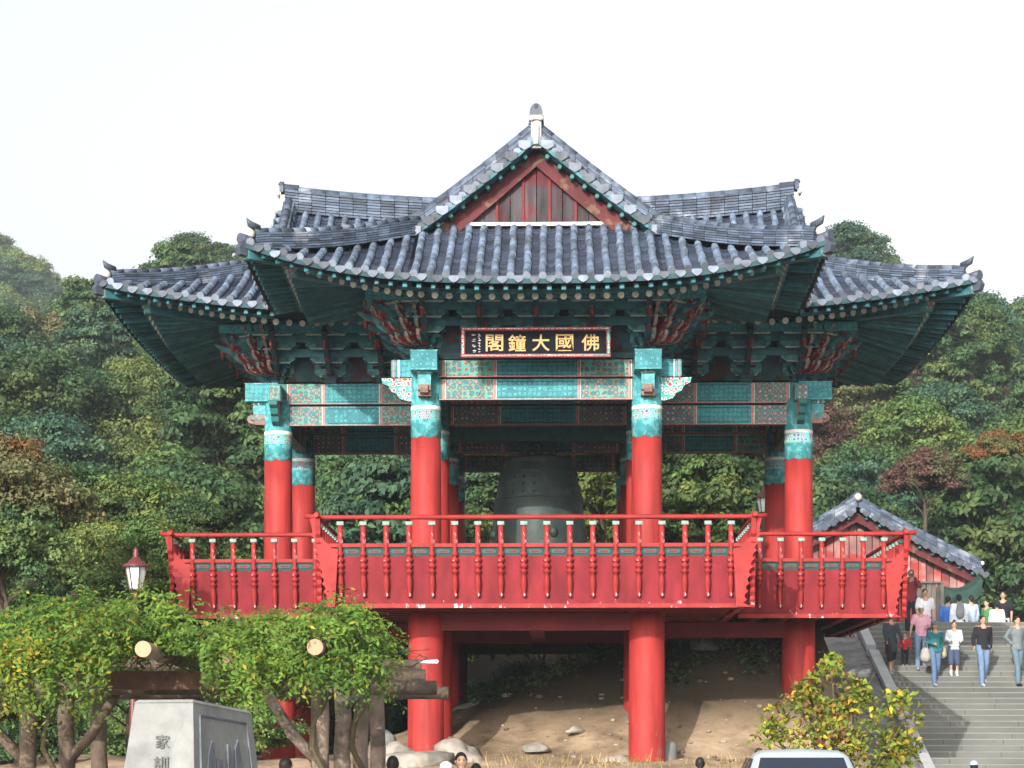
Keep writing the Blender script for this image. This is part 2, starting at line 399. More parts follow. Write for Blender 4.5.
def build_roof_arm():
    parts = []
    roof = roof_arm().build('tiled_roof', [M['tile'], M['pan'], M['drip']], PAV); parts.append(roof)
    # main ridge
    mb = MB()
    rz = lambda w: 11.92 + .33 * (w / 5.7) ** 2.2 - .08
    P = resample([(0, -w * .0 - .0 - w, rz(w)) for w in np.linspace(.12, 5.72, 20)], .3)
    P = [p - Vector((0, 0, .16)) for p in P]; stack(mb, P, .30, .50, 8, 0, 0, .10); P = [p + Vector((0, 0, .14)) for p in P]
    tip = P[-1] + Vector((0, 0, .40))
    mb.tube([tip + Vector((0, .3, -.03)), tip + Vector((0, .0, .02)), tip + Vector((0, -.14, .12))], [.11, .09, .03], 8, 0)
    mb.build('main_ridge', [M['ridge']], roof)
    mb = MB()   # ridge end: plaster mouth with dark round head
    e = P[-1]
    mb.box((0, e.y - .05, e.z - .04), (.20, .1, .56), 0)
    mb.box((0, e.y - .12, e.z + .27), (.24, .07, .08), 0)
    mb.tube([(0, e.y - .09, e.z + .10), (0, e.y - .17, e.z - .28)], [.075, .055], 7, 0)
    mb.prism([(math.cos(t) * .13, math.sin(t) * .20 + .0) for t in np.linspace(-.3, PI + .3, 12)], (0, e.y - .07, e.z + .36), (1, 0, 0), (0, 0, 1), .09, 1)
    for s_ in (-1, 1): mb.sphere((s_ * .09, e.y - .14, e.z + .25), (.07, .05, .05), 0, 8, 5)
    mb.build('ridge_end_tile', [M['plaster'], M['darktile']], roof)
    # descending (verge) ridges and hip ridges
    for sg in (-1, 1):
        mb = MB()
        P = resample([(sg * s, -5.62, zside(5.62, s) + .02) for s in np.linspace(.08, 2.75, 14)], .28)
        P[-1] = P[-1] + Vector((0, 0, .05))
        P = [p - Vector((0, 0, .08)) for p in P]; stack(mb, P, .26, .33, 6, 0, 0, .085)
        e = P[-1]; mb.sphere((e.x + sg * .05, e.y, e.z + .17), (.09, .12, .13), 1, 8, 6)
        mb.build('verge_ridge', [M['ridge'], M['plaster']], roof)
        mb = MB()
        hp = []
        for k in range(15):
            t = HT * k / 14; u = HU + t; w = HW + t
            hp.append((sg * u, -w, max(zside(w, u), zend(u, w)) + .02))
        P = resample(hp[:-1], .28); lf = lambda i: .10 * math.sin(PI * i / (len(P) - 1)) ** .5
        P = [p + Vector((0, 0, lf(i) - .05)) for i, p in enumerate(P)]; P = [p - Vector((0, 0, .13)) for p in P]; stack(mb, P, .20, .32, 7, 0, 0, .07); P = [p + Vector((0, 0, .10)) for p in P]; P = [p + Vector((0, 0, .05)) for p in P]
        e = P[-1]; d = Vector((sg, -1, 0)).normalized()
        mb.tube([e + Vector((0, 0, .27)) - d * .1, e + d * .10 + Vector((0, 0, .33)), e + d * .17 + Vector((0, 0, .42))], [.075, .06, .012], 8, 2)
        mb.sphere(tuple(e + d * .10 + Vector((0, 0, .14))), .10, 1, 8, 6)
        mb.tube([e + d * .05 + Vector((0, 0, .02)), e + d * .33 + Vector((0, 0, .03))], [.09, .10], 8, 2)
        mb.build('hip_ridge', [M['ridge'], M['plaster'], M['darktile']], roof)
        # verge tiles: short rows whose round ends face out along the gable
        mb = MB()
        n = 10
        for k in range(n):
            s = .10 + 2.45 * k / (n - 1); z = zside(5.62, s) - .02
            mb.tube([(sg * s, -5.45, z + .03), (sg * s, -5.88, z - .01)], [.08, .086], 8, 0, capm=1)
            mb.prism([(-.125, .06), (.125, .06), (.12, -.06), (0, -.13), (-.12, -.06)], (sg * (s + .125), -5.90, z - .07), (1, 0, 0), (0, 0, 1), .03, 1)
        for k in range(20):
            s = 2.6 * k / 20; s2 = 2.6 * (k + 1) / 20
            mb.bar((sg * s, -5.66, zside(5.62, s) - .10), (sg * s2, -5.66, zside(5.62, s2) - .10), .44, .06, 2)
        mb.build('verge_tiles', [M['tile'], M['drip'], M['teal']], roof)
    # gable
    mb = MB()
    ztop = lambda s: zside(5.3, s) - .18
    # planks
    xs = np.linspace(-2.1, 2.1, 17)
    for a, b in zip(xs, xs[1:]):
        za, zb = ztop(abs(a)), ztop(abs(b)); z0 = zend((a + b) / 2, 5.28) - .1
        if min(za, zb) > z0 + .05:
            dy = random.uniform(-.01, .01)
            mb.hexa([(a + .008, -5.28 + dy, z0), (b - .008, -5.28 + dy, z0), (b - .008, -5.2, z0), (a + .008, -5.2, z0),
                     (a + .008, -5.28 + dy, za), (b - .008, -5.28 + dy, zb), (b - .008, -5.2, zb), (a + .008, -5.2, za)], 0)
    for i in range(1, len(xs) - 1, 2):
        a = xs[i]; z0 = zend(a, 5.3) - .1
        mb.box((a, -5.305, (z0 + ztop(abs(a))) / 2), (.05, .05, ztop(abs(a)) - z0), 1)
    gab = mb.build('gable_wall', [M['plank'], M['reddk']], PAV); parts.append(gab)
    for sg in (-1, 1):
        mb = MB(); n = 14
        for k in range(n):
            s0, s1 = 2.3 * k / n, 2.3 * (k + 1) / n
            t0, t1 = zside(5.62, s0) - .16, zside(5.62, s1) - .16
            h0, h1 = .34 + .05 * s0, .34 + .05 * s1
            q = [(sg * s0, -5.44, t0 - h0), (sg * s1, -5.44, t1 - h1), (sg * s1, -5.38, t1 - h1), (sg * s0, -5.38, t0 - h0),
                 (sg * s0, -5.44, t0), (sg * s1, -5.44, t1), (sg * s1, -5.38, t1), (sg * s0, -5.38, t0)]
            mb.hexa(q, 0)
        for k in range(9):
            s = .22 + 2.1 * k / 8.5; z = zside(5.62, s) - .20
            mb.tube([(sg * s, -5.40, z), (sg * s, -5.74, z)], .045, 6, 1)
        mb.build('bargeboard', [M['barge'], M['green']], gab)
    mb = MB()
    xs = np.linspace(-2.15, 2.15, 13)
    for a, b in zip(xs, xs[1:]):
        mb.bar((a, -5.36, zend(a, 5.36) + .07), (b, -5.36, zend(b, 5.36) + .07), .14, .07, 0)
    mb.build('gable_sill', [M['plaster']], gab)
    # ---- eaves: soffit boards and rafters
    stations = []     # (E, I, L, fmin)
    def L_of(kind, e): return LU(e) if kind == 'u' else LW(e)
    def st(u=None, w=None, sg=1):
        if w is None: return ((u, -(we(u)), ), 'u')
    IZ = 9.27
    def station_end(u):
        E = Vector((u, -we(u), 0)); c = max(-1, min(1, u / A_))
        I = Vector((max(-A_ + .1, min(A_ - .1, u)), -B_ + .1 + .12 * max(0, abs(u) - A_) / 3, 0))
        return (E, I, LU(u), 0.0)
    def station_side(w, sg):
        E = Vector((sg * se(w), -w, 0)); I = Vector((sg * (A_ - .1), -min(w, B_ - .12), 0)); fm = max(0, (se(w) - w) / (se(w) - A_ + .1)) if w < 5.35 else 0
        return (E, I, LW(w), fm)
    def zround(L, f): z0 = ZE + L - .22; return z0 + (IZ - z0) * (f - .21) / .79
    def zfly(L, f): return ZE + L - .17 + .22 * 3.1 * (f - .03)
    def zsoff(L, f): return zfly(L, f) + .055 if f < .21 else max(zround(L, f) + .085, (zfly(L, .21) + .055) if f < .211 else -9)
    def pt(S, f, z): p = S[0].lerp(S[1], f); return Vector((p.x, p.y, z))
    runs = [[station_end(u) for u in np.linspace(-CU, CU, 61)]]
    for sg in (-1, 1): runs.append([station_side(w, sg) for w in np.linspace(2.2, CW, 41)])
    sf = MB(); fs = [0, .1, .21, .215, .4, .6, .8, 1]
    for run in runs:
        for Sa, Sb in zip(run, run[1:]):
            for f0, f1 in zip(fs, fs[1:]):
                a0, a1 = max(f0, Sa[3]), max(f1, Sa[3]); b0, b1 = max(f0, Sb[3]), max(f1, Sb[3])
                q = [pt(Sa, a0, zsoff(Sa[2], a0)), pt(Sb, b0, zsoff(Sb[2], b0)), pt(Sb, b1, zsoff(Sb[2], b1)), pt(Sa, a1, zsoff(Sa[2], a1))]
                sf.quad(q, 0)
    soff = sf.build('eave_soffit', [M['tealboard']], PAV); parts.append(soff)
    rd = MB(); fl = MB(); fa = MB()
    cnt = 0
    def rafters(run_fn, es):
        for e in es:
            S = run_fn(e)
            L = S[2]; f0 = max(.21, S[3] + .02)
            if f0 < .95:
                rd.tube([pt(S, f0, zround(L, f0)), pt(S, 1, IZ)], [.068, .070 if abs(S[0].x - S[1].x) < .1 or abs(S[0].y - S[1].y) < .1 else .035], 7, 0, capm=1)
            if S[3] < .03:
                fl.bar(pt(S, .03, zfly(L, .03)), pt(S, .42, zfly(L, .42) + (zround(L, .42) - zround(L, .42))), .085, .09, 0)
                p = pt(S, .03, zfly(L, .03)); d = (S[0] - S[1]).normalized()
                fl.bar(p + d * .001, p + d * .006, .06, .065, 1)
    rafters(station_end, [x for x in np.arange(-5.13, 5.2, .27)])
    for sg in (-1, 1): rafters(lambda w, sg=sg: station_side(w, sg), list(np.arange(2.35, 8.6, .27)))
    o = rd.build('rafters', [M['teal'], M['rafterend']], PAV); parts.append(o)
    fl.build('flying_rafters', [M['teal'], M['tealhi2']], o)
    for run in runs:
        for Sa, Sb in zip(run, run[1:]):
            if Sa[3] > .03 or Sb[3] > .03: continue
            for (f, dz, hh, ww, m_) in ((.0, -.075, .085, .05, 1), (.005, .0, .06, .06, 1), (.19, .02, .075, .06, 0)):
                z = (lambda S: (ZE + S[2] + dz) if f < .1 else zfly(S[2], .19) - .075)
                fa.bar(pt(Sa, f, z(Sa)), pt(Sb, f, z(Sb)), ww, hh, m_)
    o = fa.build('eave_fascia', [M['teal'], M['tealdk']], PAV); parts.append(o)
    # hip beams under the corners
    for sg in (-1, 1):
        mb = MB()
        c0 = Vector((sg * 1.9, -5.29, 9.12)); c1 = Vector((sg * (CU - .10), -(CW - .10), ZE + .65 - .24)); d = (c1 - c0).normalized()
        cm = c0.lerp(c1, .78)
        mb.bar(c0, cm + Vector((0, 0, -.12)), .24, .32, 0); mb.bar(c0.lerp(c1, .6) + Vector((0, 0, .05)), c1, .20, .22, 0)
        mb.bar(c1, c1 + d * .02, .17, .19, 1)
        e = cm + Vector((0, 0, -.12)); mb.bar(e, e + d * .02, .2, .28, 1)
        mb.prism([(0, 0), (.18, .02), (.22, .14), (.12, .28), (.02, .26)], c1 - Vector((0, 0, .06)), tuple(Vector((sg, -1, 0)).normalized()), (0, 0, 1), .14, 2)
        o = mb.build('hip_beam', [M['teal'], M['flower'], M['darktile']], PAV); parts.append(o)
    # ---- purlins, wall panel behind the brackets
    mb = MB()
    for off, z, m_ in ((.35, 8.37, 0), (.70, 8.62, 0), (1.05, 8.76, 1)):
        mb.bar((-A_ - off, -B_ - off, z), (A_ + off, -B_ - off, z), .12, .17, m_)
        for sg in (-1, 1): mb.bar((sg * (A_ + off), -B_ - off - .06, z), (sg * (A_ + off), -A_ - off, z), .12, .17, m_)
    o = mb.build('purlins', [M['teal'], M['cells']], PAV); parts.append(o)
    mb = MB()
    mb.box((0, -B_ + .02, 8.52), (2 * A_, .10, 1.42), 0)
    for sg in (-1, 1): mb.box((sg * (A_ - .02), -(A_ + B_) / 2 + .04, 8.52), (.10, B_ - A_ - .1, 1.42), 0)
    o = mb.build('bracket_wall', [M['wallred']], PAV); parts.append(o)
    # ---- painted beams
    def painted(mb, p0, p1, z0, z1, th, tail0=0, tail1=0):
        p0 = Vector((*p0, 0)); p1 = Vector((*p1, 0)); d = (p1 - p0).normalized(); Lb = (p1 - p0).length; zc = (z0 + z1) / 2; hh = z1 - z0
        nn = Vector((-d.y, d.x, 0))
        secs = [(0, .08, 2), (.08, .31, 0), (.31, .69, 1), (.69, .92, 0), (.92, 1, 2)]
        for a, b, m_ in secs:
            q0 = p0 + d * Lb * a; q1 = p0 + d * Lb * b
            mb.bar((q0.x, q0.y, zc), (q1.x, q1.y, zc), th, hh, m_)
            for sgn in (-1, 1):
                f0 = q0 + nn * sgn * (th / 2 + .002); f1 = q1 + nn * sgn * (th / 2 + .002)
                for (e0, e1, mm) in ((f0, f0 + d * .02, 3), (f0 + d * .035, f0 + d * .05, 4), (f1 - d * .02, f1, 3)):
                    mb.bar((e0.x, e0.y, zc), (e1.x, e1.y, zc), .006, hh - .01, mm)
                if m_ == 1:
                    for zz in (z0 + .05, z1 - .05): mb.bar((f0.x + d.x * .08, f0.y + d.y * .08, zz), (f1.x - d.x * .08, f1.y - d.y * .08, zz), .005, .014, 5)
        for sgn in (-1, 1):
            f0 = p0 + nn * sgn * (th / 2 + .004); f1 = p1 + nn * sgn * (th / 2 + .004)
            mb.bar((f0.x, f0.y, z0 + .008), (f1.x, f1.y, z0 + .008), .008, .016, 3)
        for (pp, dd, tl) in ((p0, -d, tail0), (p1, d, tail1)):
            if tl:
                q = pp + dd * tl
                mb.bar((pp.x, pp.y, zc), (q.x, q.y, zc), th, hh, 1)
                q2 = q - dd * .06; q3 = q - dd * .03
                mb.bar((q2.x, q2.y, zc), (q3.x, q3.y, zc), th + .008, hh + .008, 3)
                q4 = q - dd * .16; q5 = q - dd * .13
                mb.bar((q4.x, q4.y, zc), (q5.x, q5.y, zc), th + .008, hh + .008, 4)
                mb.bar((q.x, q.y, zc), (q.x + dd.x * .006, q.y + dd.y * .006, zc), th - .04, hh - .04, 0)
    BM = [M['flower'], M['cells'], M['green'], M['pinkline'], M['white'], M['tealdk']]
    for (p0, p1, t0, t1) in (((-A_, -B_), (A_, -B_), .68, .68), ((-A_, -A_), (A_, -A_), 0, 0), ((-A_, -A_ - .0), (-A_, -B_), 0, .55), ((A_, -A_), (A_, -B_), 0, .55)):
        side = p0[0] == p1[0]
        q0, q1 = (p0, p1) if not side else ((p0[0], p0[1] - .15), p1)
        mb = MB(); painted(mb, q0, q1, 7.31 + (.004 if side else 0), 7.65 + (.10 if side else 0), .26 if not side else .50 if False else .30, t0, t1)
        o = mb.build('painted_beam', BM, PAV); parts.append(o)
        mb = MB(); painted(mb, q0, q1, 6.86, 7.27, .22)
        o = mb.build('painted_beam', BM, PAV); parts.append(o)
        mb = MB(); mb.bar((p0[0], p0[1], 7.72), (p1[0], p1[1], 7.72), .42, .11, 0)
        if not side:
            o = mb.build('plate', [M['tealdk']], PAV); parts.append(o)
    # ---- columns
    colspots = [(-A_, -B_), (A_, -B_), (A_, -A_)]
    for i, (x, y) in enumerate(colspots):
        mb = MB()
        mb.lathe([(.315, 2.95), (.312, 4.0), (.303, 5.2), (.295, 6.16)], (x, y, 0), 28, m=0)
        cpart = mb.build('column', [M['red']], PAV); parts.append(cpart)
        mb = MB(); n = 28; prof = [(.302, 6.13), (.301, 6.45), (.306, 6.46), (.306, 6.52), (.301, 6.53), (.300, 6.66), (.305, 6.67), (.305, 6.72), (.298, 6.73), (.296, 7.4)]
        b = len(mb.v)
        mb.lathe(prof, (x, y, 0), n, mfun=lambda i: {0: 0, 1: 1, 2: 1, 3: 1, 4: 1, 5: 2, 6: 2, 7: 2}.get(i, 0))
        for k in range(n): 
            vx = mb.v[b + k]; mb.v[b + k] = (vx[0], vx[1], 6.13 - .05 * abs(math.sin(k * PI / 4)))
        mb.build('painted_capital', [M['tealhi'], M['bands'], M['white']], cpart)
        if i < 2:
            sg = -1 if x < 0 else 1
            # carved wings under the beam tails
            mb = MB()
            wp = [(0, 0), (.66, 0), (.64, -.10), (.52, -.16), (.46, -.27), (.36, -.31), (.30, -.41), (.20, -.44), (.12, -.46), (0, -.46)]
            mb.prism([(p, q) for p, q in wp], (x + sg * .22, y, 7.30), (sg, 0, 0), (0, 0, 1), .16, 0, 1)
            mb.build('carved_wing', [M['wing'], M['green']], cpart)
            mb = MB()
            for (za, zb, dep, m_) in ((7.10, 7.30, .30, 0), (6.98, 7.10, .36, 1), (6.88, 6.98, .28, 2)):
                mb.box((x, y - .27 - dep / 2 + .05, (za + zb) / 2), (.26, dep, zb - za - .004), m_)
            mb.prism([(0, 7.10), (.13, 7.08), (.17, 7.0), (.13, 6.93), (.02, 6.9)], (x, y - .50, 0), (0, -1, 0), (0, 0, 1), .16, 2)
            mb.build('carved_head', [M['tealhi'], M['curledge'], M['palewood']], cpart)
            mb = MB()
            mb.box((x, y - .33, 7.56), (.52, .70, .36), 0)
            mb.box((x, y - .33, 7.375), (.54, .72, .02), 1); mb.box((x, y - .33, 7.745), (.54, .72, .02), 1)
            mb.build('column_head_block', [M['cells'], M['tealhi']], cpart)
        mb = MB()
        gz = -3.4
        mb.lathe([(.37, gz), (.365, 0), (.355, 2.3), (.35, 2.7)], (x, y, 0), 28, m=0)
        o = mb.build('lower_column', [M['red']], PAV); parts.append(o)
    # ---- bracket clusters
    def cluster(x, y, ang, corner=False):
        mb = MB(); ca, sa = math.cos(ang), math.sin(ang)
        out = Vector((sa, -ca, 0)); lat = Vector((ca, sa, 0)); o = Vector((x, y, 0)); Z = Vector((0, 0, 1))
        mb.bar(o + Z * 7.77, o + Z * 7.86, .26, .26, 1, up=tuple(out)); mb.bar(o + Z * 7.86, o + Z * 7.94, .34, .34, 1, up=tuple(out))
        for k in range(4):
            zk = 8.0 + .235 * k; rc = min(.35 * (k + 1), 1.15)
            # perpendicular arm with a hooked tongue
            tp = [(-.3, -.08), (rc - .05, -.08), (rc + .10, -.03), (rc + .27, .08), (rc + .33, .17), (rc + .20, .14), (rc + .04, .09), (-.3, .09)]
            if k == 3: tp = [(-.3, -.08), (rc, -.08), (rc + .12, .02), (rc + .10, .14), (-.3, .14)]
            mb.prism(tp, o + Z * zk, tuple(out), (0, 0, 1), .10, 0, 1)
            mb.prism([(rc - .04, -.085), (rc + .10, -.035), (rc + .08, -.01), (rc - .04, -.05)], o + Z * zk, tuple(out), (0, 0, 1), .108, 2)
            for off in [.35 * j for j in range(0, k + 1) if .35 * j < 1.1]:
                if k - round(off / .35) > 2: continue
                Lh = .33 + .062 * k
                c = o + out * off + Z * zk
                lp = [(-Lh, .085), (-Lh - .01, .0), (-Lh + .10, -.08), (Lh - .10, -.08), (Lh + .01, .0), (Lh, .085)]
                mb.prism(lp, c, tuple(lat), (0, 0, 1), .09, 0, 1)
                mb.prism([(-Lh + .11, -.082), (Lh - .11, -.082), (Lh - .09, -.062), (-Lh + .09, -.062)], c, tuple(lat), (0, 0, 1), .096, 4)
                for t in (-Lh + .06, 0, Lh - .06):
                    b_ = c + lat * t + Z * .125; mb.bar(b_ - Z * .035, b_ + Z * .035, .13, .13, 3, up=tuple(out))
        # small turned billets over the outer arm
        c = o + out * 1.2
        mb.tube([c + Z * 8.30, c + Z * 8.42, c + Z * 8.55, c + Z * 8.70], [.03, .045, .04, .05], 7, 2)
        if corner:
            for dl in ():
                c = o + out * 1.18 + lat * dl
                mb.tube([c + Z * 8.15, c + Z * 8.32, c + Z * 8.5, c + Z * 8.68], [.03, .05, .04, .055], 7, 2)
        ob = mb.build('bracket_cluster', [M['brk'], M['tealdk'], M['curl'], M['tealhi2'], M['brkedge']], PAV); parts.append(ob)
        return ob
    for x in (-1.1, 0, 1.1): cluster(x, -B_, 0)
    for sg in (-1, 1):
        cluster(sg * A_, -B_, 0, True); cluster(sg * A_, -B_ + .01, sg * PI / 2, True)
        for yy in (-4.46, -3.33): cluster(sg * A_, yy, sg * PI / 2)
        ob = cluster(sg * A_, -B_, sg * PI / 4, True)
        # red carved dragon tongues fanning from the corner
        mb = MB(); d0 = Vector((sg, -1, 0)).normalized(); o = Vector((sg * A_, -B_, 0))
        for k in range(4):
            for da in (-.62, -.3, 0, .3, .62):
                ca, sa = math.cos(da), math.sin(da); d = Vector((d0.x * ca - d0.y * sa, d0.x * sa + d0.y * ca, 0))
                rc = .55 + .17 * k - abs(da) * .12; z = 8.0 + .225 * k + (.04 if abs(da) > .5 else 0)
                tp = [(.1, -.07), (rc - .12, -.09), (rc + .10, -.06), (rc + .22, .02), (rc + .26, .13), (rc + .19, .10), (rc + .12, .05), (rc + .04, .07), (rc + .09, .14), (rc - .02, .16), (rc - .10, .08), (.1, .07)]
                mb.prism(tp, o + Vector((0, 0, z)), tuple(d), (0, 0, 1), .075, 0, 1)
        mb.sphere(tuple(o + d0 * 1.1 + Vector((0, 0, 8.85))), (.13, .13, .12), 0, 8, 6)
        mb.build('carved_dragon', [M['curl'], M['curledge']], ob)
    # ---- deck and railing
    DW, DU = 7.54, 4.15
    mb = MB()
    mb.box((0, -(DW + DU) / 2 + .1, 2.93), (2 * DU - .5, DW - DU - .25 + .0, .12), 0)
    mb.box((0, -B_, 2.45), (2 * A_ + .5, .34, .34), 1)
    for sg in (-1, 1): mb.box((sg * A_, -(B_ + A_) / 2, 2.46), (.32, B_ - A_, .32), 1)
    for k in range(8): mb.box((0, -DW + .5 + k * .62, 2.72), (2 * DU - .7, .16, .18), 1)
    mb.box((0, -(DW + DU) / 2 + .1, 2.845), (2 * DU - .5, DW - DU - .3, .045), 1)
    o = mb.build('deck', [M['reddk'], M['reddk']], PAV); parts.append(o)
    BAL = MB()      # one turned baluster, foot at origin, leaning outward (-y)
    prof = [(.0, 0), (.03, .01), (.048, .04), (.034, .08), (.050, .14), (.060, .26), (.052, .38), (.036, .44), (.070, .47), (.070, .50), (.034, .53), (.034, .545), (.072, .57), (.072, .61), (.034, .64), (.034, .655), (.072, .68), (.072, .72), (.034, .75), (.036, .77), (.066, .79), (.066, .83), (.038, .87), (.052, .96), (.052, 1.05), (.050, 1.36)]
    lean = lambda h: (0, -.12 * min(1, h / .92))
    BAL.lathe(prof, (0, 0, 0), 8, dx=lean); 
    BAL.box((0, -.12, 1.395), (.13, .12, .07), 1)
    balmesh = BAL.mesh('baluster', [M['redrail'], M['tealcap']])
    def railing(p0, p1, outn, horn0=True, horn1=True, name='railing'):
        """p0->p1 along the deck edge, outn = outward direction"""
        p0 = Vector((*p0, 0)); p1 = Vector((*p1, 0)); outn = Vector((*outn, 0)); d = (p1 - p0).normalized(); Lr = (p1 - p0).length; Z = Vector((0, 0, 1))
        mb = MB()
        i0 = .22 if horn0 else 0; i1 = .22 if horn1 else 0
        a0, a1 = p0 + d * i0, p1 - d * i1        # bottom ends drawn in
        q = lambda p, off, z: p + outn * off + Z * z
        # leaning panel
        for (zb, zt, ob_, ot, th, m_, s0, s1) in ((2.62, 3.60, -.24, -.06, .05, 0, 0, 1), (3.60, 3.77, -.06, -.03, .04, 1, 0, 1)):
            fr = lambda z: (z - 2.62) / (3.77 - 2.62)
            b0, b1 = a0.lerp(p0, fr(zb)), a1.lerp(p1, fr(zb)); t0, t1 = a0.lerp(p0, fr(zt)), a1.lerp(p1, fr(zt))
            mb.hexa([q(b0, ob_, zb), q(b1, ob_, zb), q(b1, ob_ - th, zb), q(b0, ob_ - th, zb), q(t0, ot, zt), q(t1, ot, zt), q(t1, ot - th, zt), q(t0, ot - th, zt)], m_)
        n = round(Lr / .447)
        for i in range(n):
            c = p0 + d * Lr * (i + .5) / n
            pl = [(-.10, -.035), (.10, -.035), (.13, 0), (.10, .035), (-.10, .035), (-.13, 0)]
            mb.prism(pl, q(c, -.042, 3.685), tuple(d), (0, 0, 1), .02, 2)
            mb.prism([(x_ * .7, y_ * .55) for x_, y_ in pl], q(c, -.036, 3.685), tuple(d), (0, 0, 1), .02, 3)
        rp = mb.build(name, [M['redpanel'], M['greenstrip'], M['greenedge'], M['reddk']], PAV); parts.append(rp)
        mb = MB()
        mb.bar(q(p0, -.03, 3.80), q(p1, -.03, 3.80), .09, .07, 0)
        mb.bar(q(a0, -.20, 2.66), q(a1, -.20, 2.66), .07, .08, 0)
        mb.build('mid_rail', [M['redrail']], rp)
        mb = MB(); e0 = .24 if horn0 else 0; e1 = .24 if horn1 else 0
        mb.tube([q(p0 - d * e0, .0, 4.36 if horn0 else 4.335), q(p0 + d * .1, 0, 4.335), q(p1 - d * .1, 0, 4.335), q(p1 + d * e1, 0, 4.36 if horn1 else 4.335)], .045, 8, 0)
        for hh, pe, sg_ in ((horn0, p0, -1), (horn1, p1, 1)):
            if hh: mb.sphere(tuple(q(pe, 0, 4.40)), .05, 0, 8, 6)
        mb.build('top_rail', [M['redrail']], rp)
        for i in range(n + 1):
            if (i == 0 or i == n): 
                if (i == 0 and horn0) or (i == n and horn1): continue
                if i == 0: continue
            c = p0.lerp(p1, i / n); b_ = a0.lerp(a1, i / n); 
            ob_ = bpy.data.objects.new('baluster', balmesh); COL.objects.link(ob_); ob_.parent = rp
            base = q(c, -.10, 2.82)
            ob_.location = base - outn * .02; ob_.rotation_euler = (0, 0, math.atan2(outn.x, -outn.y))
        return rp
    def horn(p, ax, parent):
        """carved wavy corner board; ax = direction along which it flares"""
        mb = MB(); Z = Vector((0, 0, 1)); ax = Vector((*ax, 0))
        pl = [(-.34, 0), (-.05, 0)]
        for k in range(9):
            z = .12 + k * .155; x = -.20 + .30 * (z / 1.45) ** 1.3
            pl += [(x - .02, z - .05), (x + .05, z + .02), (x + .01, z + .06)]
        pl += [(.10, 1.50), (.14, 1.68), (.04, 1.70), (-.06, 1.35), (-.28, 1.12), (-.40, 1.10)]
        mb.prism(pl, Vector((*p, 2.62)), tuple(ax), (0, 0, 1), .09, 0)
        mb.build('corner_post', [M['redrail']], parent)
    rp = railing((-DU, -DW), (DU, -DW), (0, -1), True, True)
    for sg in (-1, 1):
        horn((sg * DU, -DW - .02), (sg, 0), rp)
        rr = railing((sg * DU, -DW), (sg * DU, -DU), (sg, 0), True, False)
        horn((sg * (DU - .02), -DW), (0, -1), rr)
    return parts

M['curledge'] = mat('carving_edge', (.24, .16, .14), .7, .4, 14, col2=(.04, .16, .16), c2scale=10)
M['tealcap'] = mat('rail_cap', (.17, .24, .21), .7, .25, 12)
M['greenstrip'] = mat('green_strip', (.010, .05, .048), .6, .15, 6)
M['greenedge'] = mat('green_edge', (.018, .085, .075), .6, .15, 6)
parts = build_roof_arm()
index_kids()
for k in (1, 2, 3):
    for p in parts:
        c = copy_tree(p, PAV)
        rot = Matrix.Rotation(k * PI / 2, 4, 'Z')
        c.matrix_local = rot @ p.matrix_local
mb = MB()
mb.box((0, 0, 9.22), (2 * A_ - .1, 2 * B_ - .1, .06), 0); mb.box((-3.85, 0, 9.223), (3.3, 2 * A_ - .1, .06), 0); mb.box((3.85, 0, 9.223), (3.3, 2 * A_ - .1, .06), 0)
mb.build('light_block_ceiling', [M['tealdk']], PAV)  # dark sheet across the cross plan, added to block light under the roof
mb = MB(); mb.box((0, 0, 2.93), (8.6, 8.6, .118), 0); mb.box((0, 0, 2.83), (8.5, 8.5, .06), 0)
mb.box((0, 0, 2.45), (.3, 11, .3), 0); mb.box((0, 0, 2.44), (11, .3, .3), 0)
mb.build('deck_core', [M['reddk']], PAV)
mb = MB()    # heavy bell beam and ridge crossing
mb.bar((-2.3, 0, 7.05), (2.3, 0, 7.05), .42, .46, 0); mb.build('bell_beam', [M['green']], PAV)
mb = MB()
mb.lathe([(.24, 0), (.22, .3), (.12, .42), (.16, .5), (.05, .62)], (0, 0, 11.9), 12); mb.build('ridge_crossing', [M['ridge']], PAV)

# ---- the bell
bell = empty('bronze_bell', PAV.matrix_basis @ Vector((0, 0, 3.45))); tag(bell, 'huge dark green bronze bell hanging behind the railing between the central columns', 'bell')
mb = MB()
prof = [(.90, 0), (1.02, .0), (1.05, .10), (1.07, .3), (1.075, .9), (1.05, 1.4), (1.0, 1.9), (.93, 2.3), (.86, 2.62), (.80, 2.82), (.78, 2.86), (.80, 2.92), (.77, 2.98), (.60, 3.02), (.2, 3.03)]
mb.lathe(prof, (0, 0, 0), 40); 
for z, r in ((.28, 1.085), (.42, 1.085), (2.05, .985), (2.66, .865)):
    mb.lathe([(r - .02, z - .02), (r + .005, z - .01), (r + .005, z + .01), (r - .02, z + .02)], (0, 0, 0), 40)
mb.build('bell_body', [M['bronze']], bell)
mb = MB()
for k in range(4):      # relief panels with studs round the shoulder
    a0 = k * PI / 2 + PI / 4 + PI / 8 - .45; 
    for (za, zb) in ((2.12, 2.14), (2.58, 2.60)):
        pass
    for i in range(3):
        for j in range(3):
            t = a0 + .18 + i * .27; z = 2.17 + j * .17; r = .985 - (z - 1.95) * .17
            mb.sphere((r * math.cos(t), r * math.sin(t), z), .035, 0, 6, 4)
    for i in range(8):
        t0 = a0 + i * .9 / 8; t1 = a0 + (i + 1) * .9 / 8
        for z in (2.10, 2.62):
            r = .99 - (z - 1.95) * .17; mb.bar((r * math.cos(t0), r * math.sin(t0), z), (r * math.cos(t1), r * math.sin(t1), z), .02, .06, 0)
for k in range(4):
    t = k * PI / 2 + .3; r = 1.05
    mb.sphere((r * math.cos(t), r * math.sin(t), 1.25), (.10, .10, .13), 0, 10, 6)
